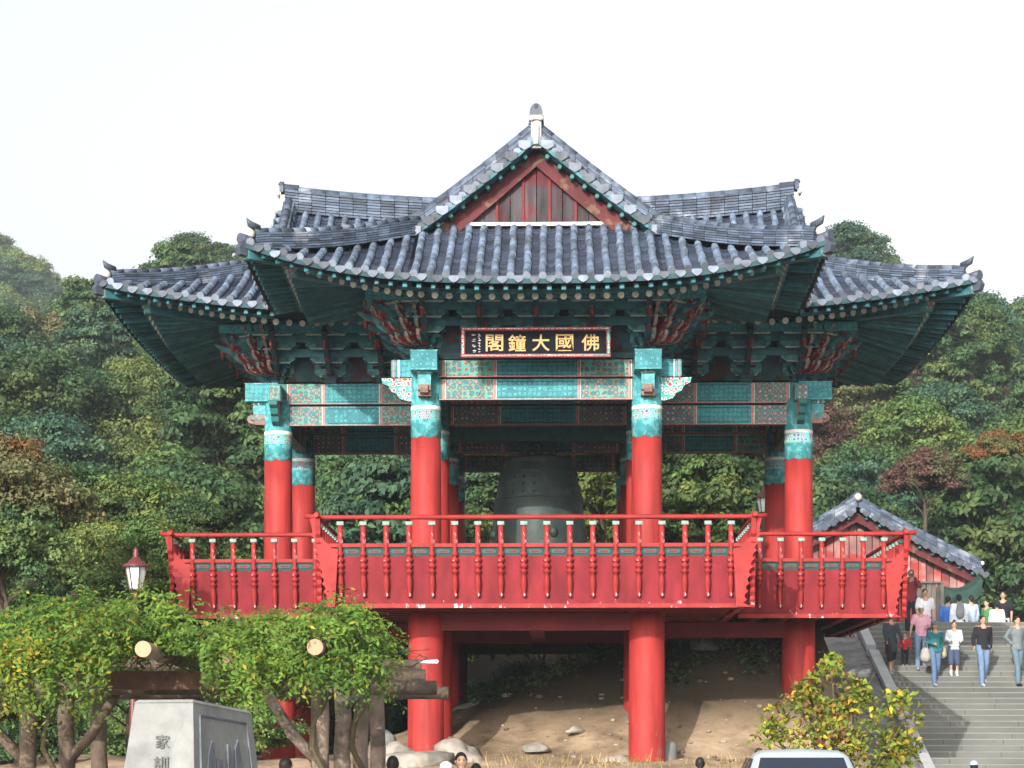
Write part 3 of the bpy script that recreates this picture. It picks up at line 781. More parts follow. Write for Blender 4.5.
mb.build('bell_relief', [M['bronzedk']], bell)
mb = MB()
mb.tube([(-.32, 0, 3.0), (-.3, 0, 3.28), (-.1, 0, 3.44), (.12, 0, 3.4), (.30, 0, 3.26), (.34, 0, 3.0)], [.09, .10, .11, .11, .10, .08], 9, 0)
mb.tube([(0, .15, 3.0), (0, .15, 3.5)], [.10, .10], 9, 0); mb.sphere((-.33, 0, 3.10), (.13, .1, .12), 0, 8, 6)
for k in range(7): 
    t = k * PI / 6; mb.tube([(math.cos(t) * .34, 0, 3.12 + math.sin(t) * .26), (math.cos(t) * .44, 0, 3.12 + math.sin(t) * .36)], [.04, .01], 5, 0)
mb.tube([(0, -.02, 3.42), (0, 0, 3.62)], [.05, .05], 8, 0)
mb.build('dragon_loop', [M['bronze']], bell)

# ---- writing
def text_mesh(body, size, mt, extrude=.01, offset=0.0):
    cu = bpy.data.curves.new('txt', 'FONT'); cu.body = body; cu.size = size; cu.extrude = extrude; cu.offset = offset
    cu.align_x = 'CENTER'; cu.align_y = 'CENTER'; cu.resolution_u = 4
    o = bpy.data.objects.new('txt', cu); COL.objects.link(o)
    dg = bpy.context.evaluated_depsgraph_get(); me = bpy.data.meshes.new_from_object(o.evaluated_get(dg)); 
    bpy.data.objects.remove(o); bpy.data.curves.remove(cu)
    me.materials.clear(); me.materials.append(mt)
    co = np.empty(len(me.vertices) * 3); me.vertices.foreach_get('co', co); co = co.reshape(-1, 3)
    if len(co):      # centre on its own box
        c = (co.max(0) + co.min(0)) / 2; co -= c; me.vertices.foreach_set('co', co.ravel()); me.update()
    return me, (co.max(0) - co.min(0) if len(co) else (1, 1, 1))
def put_text(name, body, w, h, loc, rot, mt, parent, extrude=.008, offset=0):
    me, d = text_mesh(body, 1.0, mt, extrude, offset)
    o = bpy.data.objects.new(name, me); COL.objects.link(o); o.parent = parent
    o.location = loc; o.rotation_euler = rot; o.scale = (w / d[0], h / d[1], 1)
    return o

sb = empty('signboard', PAV.matrix_basis @ Vector((0, -B_ - 1.10, 7.80)), R(-1.2)); sb.rotation_euler = (R(-9), 0, R(-1.2))
tag(sb, 'black signboard with gold calligraphy in a pink-red frame under the front eave', 'sign')
mb = MB(); mb.box((0, .02, 0), (2.72, .05, .50), 0); mb.build('sign_panel', [M['black']], sb)
mb = MB()
for z in (-.27, .27): mb.box((0, -.02, z), (2.90, .07, .065), 0); mb.box((0, -.06, z), (2.84, .012, .02), 1)
for x in (-1.41, 1.41): mb.box((x, -.02, 0), (.075, .068, .475), 0); mb.box((x, -.06, 0), (.035, .012, .46), 1)
M['frame'] = mat('sign_frame', (.20, .03, .035), .6, .2, 6)
mb.build('sign_frame', [M['frame'], M['wing']], sb)
# gold characters, read from the right in the place
for ch, x in zip('閣鐘大國佛', (-.80, -.36, .10, .56, 1.06)):
    put_text('gold_character', ch, .34, .34, (x, -.012, 0), (PI / 2, 0, 0), M['gold'], sb, .006, .012)
mb = MB(); rs = random.Random(3)      # small column of brushed signature strokes, too small to read
for cx_, n_, w_ in ((-1.22, 4, .075), (-1.10, 7, .045)):
    for i in range(n_):
        zc = .17 - .34 * i / (n_ - 1)
        for k in range(4):
            x0, z0 = cx_ + rs.uniform(-.5, .3) * w_, zc + rs.uniform(-.02, .02)
            mb.bar((x0, -.008, z0), (x0 + rs.uniform(.3, .7) * w_, -.008, z0 + rs.uniform(-.012, .012)), .004, .007, 0)
mb.build('signature', [M['white']], sb)
mb = MB()
for x in (-1.0, 1.0): mb.bar((x, .05, .2), (x, .35, .62), .04, .04, 0)
mb.build('hanger', [M['reddk']], sb)
# ------------------------------------------------------------------ terrain
RISE, TREAD, Y0S = .155, .3895, 53.7
def stairz(Y): return max(-1.6, min(3.57, (Y - Y0S) * RISE / TREAD))
def lerp(a, b, t): return a + (b - a) * t
def noise2(x, y, s=1.0):
    return (math.sin(x * 1.3 * s + 1.7) * math.cos(y * 1.1 * s + .3) + .5 * math.sin(x * 2.7 * s + y * 1.9 * s) + .3 * math.cos(x * 5.3 * s - y * 4.1 * s)) / 1.8
def ridge_h(X):
    pts = [(-160, 22), (-75, 26), (-47, 30.5), (-40, 33.5), (-30, 39), (0, 43), (31, 40.5), (38, 38), (44, 35.5), (50, 33.5), (90, 27), (160, 18)]
    for (a, ha), (b, hb) in zip(pts, pts[1:]):
        if a <= X <= b: return lerp(ha, hb, sm((X - a) / (b - a)))
    return pts[0][1] if X < pts[0][0] else pts[-1][1]
def ground_z(X, Y):
    z = ground_raw(X, Y)
    return min(z, 2.6) if (X > 8.6 and 62.2 < Y < 80) else z
def ground_raw(X, Y):
    # mound under the pavilion
    crest = max(-.3, min(3.0, .75 + .38 * (X + 1.2)))
    foot = lerp(-1.6, -.35, sm((Y - 36) / 6.))
    z = lerp(foot, crest, sm((Y - 43) / 6.5)) if Y > 43 else foot
    if Y > 52: z = lerp(z, min(z, .3 if X < 4 else z), sm((Y - 52) / 5))
    z += (.10 * noise2(X, Y, 1.2) + .05 * noise2(X + 3, Y * 1.7, 4.1)) * sm((Y - 38) / 4)
    if X > 5:
        z = lerp(z, max(z, min(3.4, stairz(Y) - .1)), sm((X - 5) / 2) * sm((Y - 50) / 4))
    if X > 6.7: z = lerp(z, stairz(Y) - .25, sm((X - 6.7) / 1.9))
    if X > 9.6: z = stairz(Y) - .35
    # hill behind
    y0 = 66 if X < 8 else lerp(66, 82, sm((X - 8) / 6))
    if Y > y0:
        base = z if Y < 90 else z
        h = ridge_h(X); t = (Y - y0) / (200 - y0)
        hz = h * (t if t < 1 else 1 - .25 * sm((t - 1) / 1.5))
        far = 83 * math.exp(-(((X + 100) / 60) ** 2 + ((Y - 400) / 110) ** 2))
        z = max(z if Y < y0 + 25 else 0, hz + 1.5 * noise2(X, Y, .09) * sm((Y - y0) / 30), far)
    return z
def sheet(name, xs, ys, zf, mt, label=None):
    V = [(x, y, zf(x, y)) for y in ys for x in xs]; n = len(xs)
    Fc = [(j * n + i, j * n + i + 1, (j + 1) * n + i + 1, (j + 1) * n + i) for j in range(len(ys) - 1) for i in range(n - 1)]
    me = bpy.data.meshes.new(name); me.from_pydata(V, [], Fc); me.materials.append(mt)
    me.polygons.foreach_set('use_smooth', [True] * len(Fc)); me.update()
    o = bpy.data.objects.new(name, me); COL.objects.link(o); o['kind'] = 'structure'
    return o
M['dirt'] = mat('bare_soil', (.30, .215, .145), .95, .2, .9, .7, 9, col2=(.16, .115, .075), c2scale=.45, c2lo=.42, c2hi=.62)
M['forestfloor'] = mat('forest_floor', (.03, .04, .018), .95, .3, .6, .4, 3)
M['plaza'] = mat('plaza_paving', (.25, .24, .22), .9, .12, 1.5, .2)
# one ground sheet; soil near the pavilion, leaf litter in the wood, paving in front (material by region)
def groundmat():
    m = bpy.data.materials.new('ground'); m.use_nodes = True; nt = m.node_tree; N = nt.nodes; Lk = nt.links; b = N['Principled BSDF']; b.inputs['Roughness'].default_value = .95
    b.inputs['Specular IOR Level'].default_value = .1
    tc = N.new('ShaderNodeTexCoord'); sx = N.new('ShaderNodeSeparateXYZ'); Lk.new(tc.outputs['Object'], sx.inputs[0])
    nz = N.new('ShaderNodeTexNoise'); nz.inputs['Scale'].default_value = .8; nz.inputs['Detail'].default_value = 8; nz.inputs['Roughness'].default_value = .65; Lk.new(tc.outputs['Object'], nz.inputs['Vector'])
    cr = N.new('ShaderNodeValToRGB'); e = cr.color_ramp.elements
    e[0].position = .32; e[0].color = (.12, .085, .055, 1); e[1].position = .66; e[1].color = (.38, .29, .20, 1)
    k = e.new(.5); k.color = (.28, .205, .135, 1); Lk.new(nz.outputs['Fac'], cr.inputs['Fac'])
    mm = N.new('ShaderNodeMath'); mm.operation = 'MULTIPLY_ADD'; mm.inputs[1].default_value = 5; Lk.new(nz.outputs['Fac'], mm.inputs[0]); Lk.new(sx.outputs['Y'], mm.inputs[2])
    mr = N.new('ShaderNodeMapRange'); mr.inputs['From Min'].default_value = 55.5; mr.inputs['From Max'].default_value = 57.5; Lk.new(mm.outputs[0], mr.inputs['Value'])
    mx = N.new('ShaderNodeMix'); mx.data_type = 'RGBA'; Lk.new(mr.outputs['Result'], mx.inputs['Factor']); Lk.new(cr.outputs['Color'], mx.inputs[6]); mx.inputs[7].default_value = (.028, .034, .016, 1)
    # upper bank also darkened in colour for deck shade, besides humus and leaf litter
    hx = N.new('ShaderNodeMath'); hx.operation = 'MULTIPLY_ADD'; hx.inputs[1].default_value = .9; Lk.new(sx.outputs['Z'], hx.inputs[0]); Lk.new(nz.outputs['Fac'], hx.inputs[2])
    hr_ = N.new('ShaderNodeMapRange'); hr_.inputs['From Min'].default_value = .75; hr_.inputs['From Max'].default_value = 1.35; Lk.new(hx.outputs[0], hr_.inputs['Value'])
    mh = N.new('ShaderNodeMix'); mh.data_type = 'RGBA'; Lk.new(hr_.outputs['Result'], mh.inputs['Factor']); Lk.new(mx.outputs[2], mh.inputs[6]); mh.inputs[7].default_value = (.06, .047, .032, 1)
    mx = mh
    m2 = N.new('ShaderNodeMapRange'); m2.inputs['From Min'].default_value = 37; m2.inputs['From Max'].default_value = 36; Lk.new(sx.outputs['Y'], m2.inputs['Value'])
    mx2 = N.new('ShaderNodeMix'); mx2.data_type = 'RGBA'; Lk.new(m2.outputs['Result'], mx2.inputs['Factor']); Lk.new(mx.outputs[2], mx2.inputs[6]); mx2.inputs[7].default_value = (.25, .235, .21, 1)
    Lk.new(mx2.outputs[2], b.inputs['Base Color'])
    bn = N.new('ShaderNodeTexNoise'); bn.inputs['Scale'].default_value = 5; bn.inputs['Detail'].default_value = 8; Lk.new(tc.outputs['Object'], bn.inputs['Vector'])
    bp = N.new('ShaderNodeBump'); bp.inputs['Strength'].default_value = .7; bp.inputs['Distance'].default_value = .05; Lk.new(bn.outputs['Fac'], bp.inputs['Height']); Lk.new(bp.outputs['Normal'], b.inputs['Normal'])
    return m
xs = sorted(set(list(np.linspace(-420, -60, 25)) + list(np.linspace(-60, -14, 31)) + list(np.linspace(-14, 14, 113)) + list(np.linspace(14, 60, 31)) + list(np.linspace(60, 420, 25))))
ys = sorted(set(list(np.linspace(-60, 34, 20)) + list(np.linspace(34, 68, 137)) + list(np.linspace(68, 260, 90)) + list(np.linspace(260, 800, 38))))
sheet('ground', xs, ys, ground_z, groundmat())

# ------------------------------------------------------------------ stairs
M['step'] = mat('stair_granite', (.13, .135, .125), .85, .16, 1.1, .25, 14, col2=(.08, .085, .08), c2scale=.55, c2lo=.42, c2hi=.7, objrand=.05)
M['stepedge'] = mat('stair_nosing', (.20, .20, .185), .85, .12, 2)
M['joint'] = mat('stair_joint', (.05, .05, .048), .9, .1, 3)
M['kerb'] = mat('kerb_granite', (.36, .37, .38), .8, .1, 3, .15, 20)
SX0, SX1 = 10.15, 27.0
mb = MB(); rs = random.Random(5)
nlow = int(1.6 / RISE) + 1
for i in range(-nlow + 1, 24):
    z1 = i * RISE; y = Y0S + (i - 1) * TREAD
    if z1 - RISE < -1.7: continue
    mb.box(((SX0 + SX1) / 2, y + .6, z1 - RISE / 2 - .002), (SX1 - SX0, 1.2, RISE - .004), 0)
    mb.box(((SX0 + SX1) / 2, y - .008 + .03, z1 - .014), (SX1 - SX0, .06, .024), 1)
    x = SX0 + rs.uniform(.5, 1.6)
    while x < SX1:
        mb.box((x, y + .01, z1 - RISE / 2), (.014, .03, RISE - .03), 2); x += rs.uniform(1.2, 1.9)
o = mb.build('stairs', [M['step'], M['stepedge'], M['joint']]); tag(o, kind='structure')
TOPZ = 23 * RISE; TERZ = TOPZ - .75
mb = MB(); mb.box((18.5, 71.9, TERZ - .1), (19, 16.9, .2), 0)
o = mb.build('terrace', [M['step']]); tag(o, kind='structure')
# sloping kerb slabs, broken by short level landings as in the photograph
mb = MB()
def kpt(Y, dz=0): return (SX0 - .13, Y, stairz(Y) + .22 + dz)
for (ya, yb) in ((50.2, 54.6), (54.95, 59.6), (59.95, 62.3)):
    mb.bar(kpt(ya), kpt(yb), .27, .16, 0); mb.bar(kpt(ya, -.35), kpt(yb, -.35), .20, .55, 1)
    mb.bar((SX0 - .13, yb - .05, stairz(yb) + .20), (SX0 - .13, yb + .45, stairz(yb) + .20), .272, .15, 0)
o = mb.build('stair_kerb', [M['kerb'], M['step']]); tag(o, kind='structure')
M['bank'] = mat('gravel_bank', (.20, .195, .195), .95, .3, 4, .6, 14, col2=(.12, .12, .11), c2scale=2)
# rubble bank along the kerb
def bankz(x, y): return lerp(ground_z(x, y) + .13, stairz(y) + .04, sm((x - 8.2) / 1.7)) + .04 * noise2(x, y, 5) * sm((x - 6.6) / .5)
sheet('bank', list(np.linspace(6.2, 9.93, 44)), list(np.linspace(51, 63, 100)), bankz, M['bank'])

# ------------------------------------------------------------------ rocks
M['rock'] = mat('rock', (.30, .27, .23), .9, .25, 2.2, .6, 8, col2=(.16, .15, .13), c2scale=1.6)
M['rockgrey'] = mat('grey_rock', (.17, .175, .17), .9, .25, 1.4, .7, 6, col2=(.09, .095, .09), c2scale=1.2)
def rock(loc, s, seed, label, mt='rock', rz=0, group=None):
    r = random.Random(seed); bm_ = MB(); n, k = 14, 9
    ph = [(r.uniform(-1, 1), r.uniform(-1, 1), r.uniform(-1, 1), r.uniform(0, 6)) for _ in range(7)]
    def f(d):
        return 1 + .11 * sum(math.sin(3.1 * (a * d.x + b * d.y + c * d.z) + p) for a, b, c, p in ph[:4]) + .05 * sum(math.sin(7 * (a * d.x + b * d.y + c * d.z) + p) for a, b, c, p in ph[4:])
    for i in range(k + 1):
        for j in range(n):
            t = 2 * PI * j / n; p = PI * i / k; d = Vector((math.sin(p) * math.cos(t), math.sin(p) * math.sin(t), -math.cos(p))); q = d * f(d)
            z = q.z if q.z > -.35 else -.35
            bm_.v.append((q.x * s[0], q.y * s[1], z * s[2]))
    for i in range(k):
        for j in range(n): j2 = (j + 1) % n; bm_.face((i * n + j, i * n + j2, (i + 1) * n + j2, (i + 1) * n + j), 0, True)
    o = bm_.build('boulder', M[mt], None, loc, rz); tag(o, label, 'rock', group); return o
def onground(px, py, Y): 
    p = at(px, py, Y); p.z = ground_z(p.x, p.y); return p
for i, (px, Y, s, lb) in enumerate([(397, 42.3, (.42, .5, .34), 'tan boulder left of the front left column foot'), (413, 41.4, (.75, .5, .28), 'low wide tan boulder in front of the front left column foot'),
        (462, 42.6, (.52, .45, .36), 'rounded pale boulder just right of the front left column foot'), (384, 43.6, (.35, .3, .5), 'grey upright boulder by the pergola logs'),
        (618, 42.9, (.34, .25, .20), 'small tan stone left of the front right column foot'), (668, 43.2, (.24, .25, .36), 'grey stone standing right of the front right column foot'),
        (577, 45.2, (.40, .16, .10), 'flat pale slab lying on the bare soil under the deck'), (702, 47.4, (.35, .3, .28), 'grey boulder against the right wing column'), (536, 44.2, (.3, .3, .14), 'flat tan stone half buried in the bare soil')]):
    p = onground(px, 700, Y); rock(p + Vector((0, 0, s[2] * .2)), s, 20 + i, lb, 'rockgrey' if 'grey' in lb else 'rock', rz=i * .7)
# long whaleback of rock across the top of the bank
mb = MB(); n = 36; prf = 9
for i in range(n + 1):
    t = i / n; X = lerp(-1.6, 4.9, t); Y = 50.3 + .3 * math.sin(4 * t); zc = lerp(.42, 2.05, t) + .12 * math.sin(5 * t + 1) ; r = .35 + .30 * math.sin(PI * min(1, t * 1.1 + .05)) + .05 * math.sin(17 * t)
    for k in range(prf):
        a = PI * k / (prf - 1) - .25; mb.v.append((X + .06 * math.sin(9 * t + k), Y - math.cos(a) * r * 1.5, zc + math.sin(a) * r * .55 + .03 * math.sin(11 * t + 2 * k)))
for i in range(n):
    for k in range(prf - 1): mb.face((i * prf + k, i * prf + k + 1, (i + 1) * prf + k + 1, (i + 1) * prf + k), 0, True)
tag(mb.build('rock_ledge', M['rockgrey']), 'long grey rock ledge rising to the right behind the bare soil under the deck', 'rock ledge')

# ------------------------------------------------------------------ foliage tools
def leaf_cloud(name, C, Nn, size, mt, aspect=1.0, fold=.25):
    """many small bent leaves: C centres (n,3), Nn normals (n,3), size (n,)"""
    n = len(C)
    Nn = Nn / np.maximum(1e-6, np.linalg.norm(Nn, axis=1))[:, None]
    a = rng.normal(size=(n, 3)); a -= (a * Nn).sum(1)[:, None] * Nn; a /= np.maximum(1e-6, np.linalg.norm(a, axis=1))[:, None]
    b = np.cross(Nn, a); s = size[:, None]
    V = np.stack([C - a * s * .5 * aspect, C + b * s * .36 + Nn * s * fold * .3, C + a * s * .5 * aspect - Nn * s * fold * .4, C - b * s * .36 + Nn * s * fold * .3], 1).reshape(-1, 3)
    me = bpy.data.meshes.new(name); me.vertices.add(4 * n); me.vertices.foreach_set('co', V.ravel().astype(np.float32))
    me.loops.add(4 * n); me.loops.foreach_set('vertex_index', np.arange(4 * n, dtype=np.int32))
    me.polygons.add(n); me.polygons.foreach_set('loop_start', np.arange(n, dtype=np.int32) * 4); me.polygons.foreach_set('loop_total', np.full(n, 4, dtype=np.int32))
    if isinstance(mt, (list, tuple)):
        for m_ in mt: me.materials.append(m_)
    else: me.materials.append(mt)
    me.update(calc_edges=True); me.validate()
    return me
def unit(n):
    v = rng.normal(size=(n, 3)); return v / np.linalg.norm(v, axis=1)[:, None]
def leafmat(name, col, col2, hue=.02, var=.25, trans=.25, c2lo=.45, c2hi=.6, sc=.5, objr=.2):
    return mat(name, col, .6, var, 1.1, island=.35, hue=hue, col2=col2, c2scale=sc, c2lo=c2lo, c2hi=c2hi, trans=trans, spec=.2, objrand=objr)
LM = {
 'dark green': leafmat('leaf_dark', (.045, .092, .036), (.085, .125, .04)),
 'mid green': leafmat('leaf_mid', (.085, .150, .042), (.14, .18, .05)),
 'yellow green': leafmat('leaf_yellow', (.135, .17, .045), (.10, .145, .04)),
 'blue green': leafmat('leaf_blue', (.045, .10, .062), (.075, .13, .06)),
 'olive brown': leafmat('leaf_olive', (.14, .13, .06), (.09, .115, .045)),
 'rusty': leafmat('leaf_rust', (.17, .07, .025), (.08, .09, .03)),
 'dusky red': leafmat('leaf_red', (.11, .055, .045), (.08, .085, .04)),
}
M['bark'] = mat('bark', (.06, .045, .032), .95, .3, 4, .6, 10)
def crown_mesh(name, seed, rx, rz, nblob, per, leaf, mt, kind='round'):
    global rng
    rng = np.random.default_rng(seed)
    Cs, Ns, Ss = [], [], []
    for i in range(nblob):
        d = unit(1)[0]; rad = rng.uniform(.35, 1.0) ** .6
        if kind == 'round': c = np.array([d[0] * rx, d[1] * rx, abs(d[2]) * rz * 1.1 - rz * .25]) * rad * rng.uniform(.75, 1.0)
        elif kind == 'pine':
            h = rng.uniform(0, 1); rr = rx * (1 - .55 * h) * rng.uniform(.3, 1); t = rng.uniform(0, 2 * PI); c = np.array([math.cos(t) * rr, math.sin(t) * rr, (h - .35) * rz * 1.7])
        else:
            h = rng.uniform(0, 1) ** .8; rr = rx * math.sqrt(max(0.05, 1 - h * h)) * rng.uniform(.4, 1); t = rng.uniform(0, 2 * PI); c = np.array([math.cos(t) * rr, math.sin(t) * rr, (h - .3) * rz * 1.3])
        br = rng.uniform(.13, .30) * rx
        u = unit(per); u[:, 2] = np.where(u[:, 2] < -.2, -u[:, 2] * .6, u[:, 2])
        flat = .75 if kind == 'pine' else .9
        rr = br * rng.uniform(.55, 1.08, per)[:, None]
        P = c + u * rr * np.array([1, 1, flat])
        Cs.append(P); Ns.append(u * 1.0 + unit(per) * .6 + np.array([0, 0, .15])); Ss.append(leaf * rng.uniform(.6, 1.35, per))
    return leaf_cloud(name, np.concatenate(Cs), np.concatenate(Ns), np.concatenate(Ss), mt, 1.5 if kind == 'pine' else 1.15)
def trunk_mesh(seed, H, rx, r0):
    r = random.Random(seed); mb = MB()
    P = [Vector((0, 0, -.8))]; 
    for i in range(1, 6): P.append(Vector((r.uniform(-.12, .12) * i * .5, r.uniform(-.12, .12) * i * .5, H * i / 5)))
    mb.tube(P, [r0 * 1.25, r0, r0 * .85, r0 * .7, r0 * .5, r0 * .25], 7, 0)
    for k in range(6):
        a = P[2 + k % 3]; t = r.uniform(0, 2 * PI); e = a + Vector((math.cos(t) * rx * .6, math.sin(t) * rx * .6, H * .22 + r.uniform(0, .8)))
        mb.tube([a, a.lerp(e, .5) + Vector((0, 0, .15)), e], [r0 * .45, r0 * .3, r0 * .1], 5, 0)
    return mb.mesh('trunk', [M['bark']])
PROTO = []
for i, (rx, rz, nb, per, leaf, kd) in enumerate([(3.4, 3.0, 95, 230, .17, 'round'), (3.9, 2.7, 110, 230, .17, 'round'), (2.9, 3.4, 90, 230, .16, 'dome'), (3.6, 3.2, 110, 230, .165, 'dome'), (3.2, 2.7, 70, 230, .155, 'round'), (3.1, 3.4, 85, 200, .19, 'pine')]):
    PROTO.append((crown_mesh('crown', 100 + i, rx, rz, nb, per, leaf, LM['mid green'], kd), trunk_mesh(50 + i, 4.6, rx, .17), kd))
_cm = {}
def crown_with(pi, kind):
    if (pi, kind) not in _cm:
        me = PROTO[pi][0].copy(); me.materials[0] = LM[kind]; _cm[(pi, kind)] = me
    return _cm[(pi, kind)]
def tree(X, Y, pi, kind, s, label, cat='tree', group=None, rz=0, z=None, name='forest_tree', squash=1, low=False):
    z = ground_z(X, Y) if z is None else z
    root = empty(name, (X, Y, z)); tag(root, label, cat, group)
    c = bpy.data.objects.new('crown', crown_with(pi, kind)); COL.objects.link(c); c.parent = root; c.location = (0, 0, (3.5 if name == 'forest_tree' and low else 4.3) * s * squash); c.scale = (s, s, s); c.rotation_euler = (0, 0, rz)
    t = bpy.data.objects.new('trunk', PROTO[pi][1]); COL.objects.link(t); t.parent = root; t.scale = (s, s, s * squash); t.rotation_euler = (0, 0, rz)
    return root
# ------------------------------------------------------------------ forest: trees one by one on the hillside
rt = random.Random(42)
KDESC = {'dark green': 'dark green', 'mid green': 'mid green', 'yellow green': 'yellow-green', 'blue green': 'bluish green', 'olive brown': 'olive-brown', 'rusty': 'rusty orange', 'dusky red': 'dusky red'}
rows = []; Yr = 70.0
while Yr < 212:
    rows.append(Yr); Yr += 6.0 + (Yr - 70) * .022
cands = []
for ri, Yr in enumerate(rows):
    half = Yr * .262 + 5; stepx = 6.1 + (Yr - 70) * .012
    x = -half + (ri % 2) * stepx * .5
    while x < half:
        cands.append((x + rt.uniform(-1.3, 1.3), Yr + rt.uniform(-2, 2))); x += stepx
def place_name(X, Y):
    px = 512 + F * X / Y
    side = ('at the far left edge' if px < 90 else 'left of the pavilion' if px < 260 else 'behind the left wing' if px < 420 else 'behind the bell bay' if px < 660 else 'behind the right wing' if px < 830 else 'right of the pavilion' if px < 950 else 'at the far right edge')
    lvl = ('at the foot of the hill' if Y < 92 else 'low on the hill' if Y < 122 else 'midway up the hill' if Y < 155 else 'high on the hill' if Y < 188 else 'on the hill crest')
    return side, lvl
NT = 0
for (X, Y) in cands:
    if X > 9.0 and Y < 83: continue
    px = 512 + F * X / Y
    r = rt.random()
    if px > 700: kind = 'dark green' if r < .34 else 'blue green' if r < .58 else 'mid green' if r < .74 else 'olive brown' if r < .86 else 'dusky red' if r < .96 else 'yellow green'
    elif px < 420: kind = 'mid green' if r < .34 else 'dark green' if r < .56 else 'blue green' if r < .76 else 'yellow green' if r < .90 else 'olive brown'
    else: kind = 'olive brown' if r < .3 else 'mid green' if r < .6 else 'dark green' if r < .85 else 'yellow green'
    pi = rt.choice([0, 1, 2, 3, 4, 5])
    if pi == 5: kind = 'blue green' if kind in ('blue green', 'dark green') else 'dark green'
    side, lvl = place_name(X, Y)
    sh = 'pine' if pi == 5 else 'broadleaf tree'
    s = rt.uniform(.82, 1.18)
    hgt = 'tall' if s > 1.06 else 'small' if s < .92 else 'full'
    tree(X, Y, pi, kind, s, f'{hgt} {KDESC[kind]} {sh} {side}, {lvl}', group=f'{KDESC[kind]} {sh}s {side}, {lvl}', rz=rt.uniform(0, 6.28), low=True); NT += 1
# far hill at the upper left
for k in range(26):
    px = rt.uniform(-25, 105); Y = rt.uniform(335, 400); X = (px - 512) * Y / F
    tree(X, Y, rt.choice([0, 1, 3]), rt.choice(['dark green', 'blue green', 'mid green']), rt.uniform(1.2, 1.6), 'hazy tree on the distant hill in the upper left corner', group='hazy trees on the distant hill in the upper left corner', rz=rt.uniform(0, 6)); NT += 1
# singled-out trees
def at_tree(px, py, Y, pi, kind, s, label, cat='tree', squash=1):
    p = at(px, py, Y); return tree(p.x, Y, pi, kind, s, label, cat, z=p.z - 4.3 * s * squash - .3 * s, rz=1.3 * pi, squash=squash)
at_tree(2, 500, 40, 1, 'olive brown', .44, 'rust-topped olive tree cut by the left edge, above the vine pergola')
at_tree(6, 560, 39, 0, 'dark green', .42, 'very dark low tree under the rust-topped one at the left edge')
at_tree(4, 468, 41, 4, 'rusty', .36, 'rusty orange crown at the left edge above the dark tree')
at_tree(1004, 452, 90, 4, 'rusty', .50, 'bright orange tree near the right edge above the stairs')
at_tree(925, 480, 88, 0, 'dusky red', .55, 'dark reddish tree right of the small hall roof')
at_tree(602, 498, 68, 5, 'yellow green', .62, 'light green pine seen between the bell and the right column')
at_tree(705, 510, 69, 5, 'mid green', .6, 'light green bushy pine seen right of the front right column')
at_tree(848, 262, 190, 3, 'blue green', 1.15, 'bluish tree breaking the skyline beyond the right end of the main ridge')
at_tree(190, 272, 196, 3, 'dark green', 1.15, 'broad dark tree on the skyline left of the roof')
# understorey: shrubs at the foot of the wood
for k in range(70):
    Y = rt.uniform(52, 68); half = Y * .25
    X = rt.uniform(-half - 2, 9)
    if X > -3.5 and Y < 58: continue
    if X > 6 and Y < 64: continue
    kind = rt.choice(['mid green', 'dark green', 'yellow green', 'mid green', 'dark green', 'olive brown'])
    s = rt.uniform(.38, .55)
    px = 512 + F * X / Y
    side = 'left of the pavilion' if px < 260 else 'behind the left wing' if px < 420 else 'behind the bell bay' if px < 660 else 'behind the right wing'
    tree(X, Y, rt.choice([0, 1, 3, 4]), kind, s, f'{KDESC[kind]} shrub {side}, in the thicket below the wood', 'shrub', f'{KDESC[kind]} shrubs {side}', rz=rt.uniform(0, 6), name='shrub', z=ground_z(X, Y) - 1.2, squash=.75)
for k, (X, Y) in enumerate([(-2.6, 56.5), (-1.2, 57.5), (.2, 56), (1.4, 57.5), (2.7, 57), (3.9, 58.5), (-3.9, 57.5), (5.2, 60)]):
    tree(X, Y, [0, 1, 3, 4][k % 4], ['dark green', 'mid green', 'dark green', 'olive brown'][k % 4], .42, 'low dark bush in the gap behind the rock ledge under the deck', 'shrub', 'low bushes behind the rock ledge', rz=k, name='shrub', z=ground_z(X, Y) - .9, squash=.7)
# light green bushes behind the pergola, left of the deck
for k, (px, py, Y, s, kd) in enumerate([(60, 585, 47, .40, 'mid green'), (105, 560, 48, .38, 'yellow green'), (150, 575, 46, .36, 'mid green'), (20, 610, 45, .4, 'dark green'), (75, 520, 52, .5, 'dark green'), (130, 520, 53, .48, 'mid green'), (195, 560, 50, .42, 'dark green'), (240, 590, 50, .4, 'mid green'),
                                    (380, 690, 50, .4, 'dark green'), (330, 640, 49, .4, 'mid green'), (200, 650, 46, .4, 'dark green'), (60, 680, 44, .45, 'dark green'), (290, 690, 47, .4, 'dark green'), (130, 690, 45, .4, 'mid green'), (10, 740, 42, .4, 'dark green'), (240, 740, 44, .4, 'mid green')]):
    p = at(px, py, Y)
    ordn = ['first', 'second', 'third', 'fourth', 'fifth', 'sixth', 'seventh', 'eighth'][k % 8]
    spot = 'showing above the vine pergola' if py < 620 else 'showing in the shade below the vine pergola'
    tree(p.x, Y, [0, 1, 3, 4][k % 4], kd, s, f'{KDESC[kd]} bush {spot}', 'shrub', f'{KDESC[kd]} bushes {spot}', rz=k, name='shrub', z=p.z - 4.3 * s * .8, squash=.8)
print('TREES', NT)
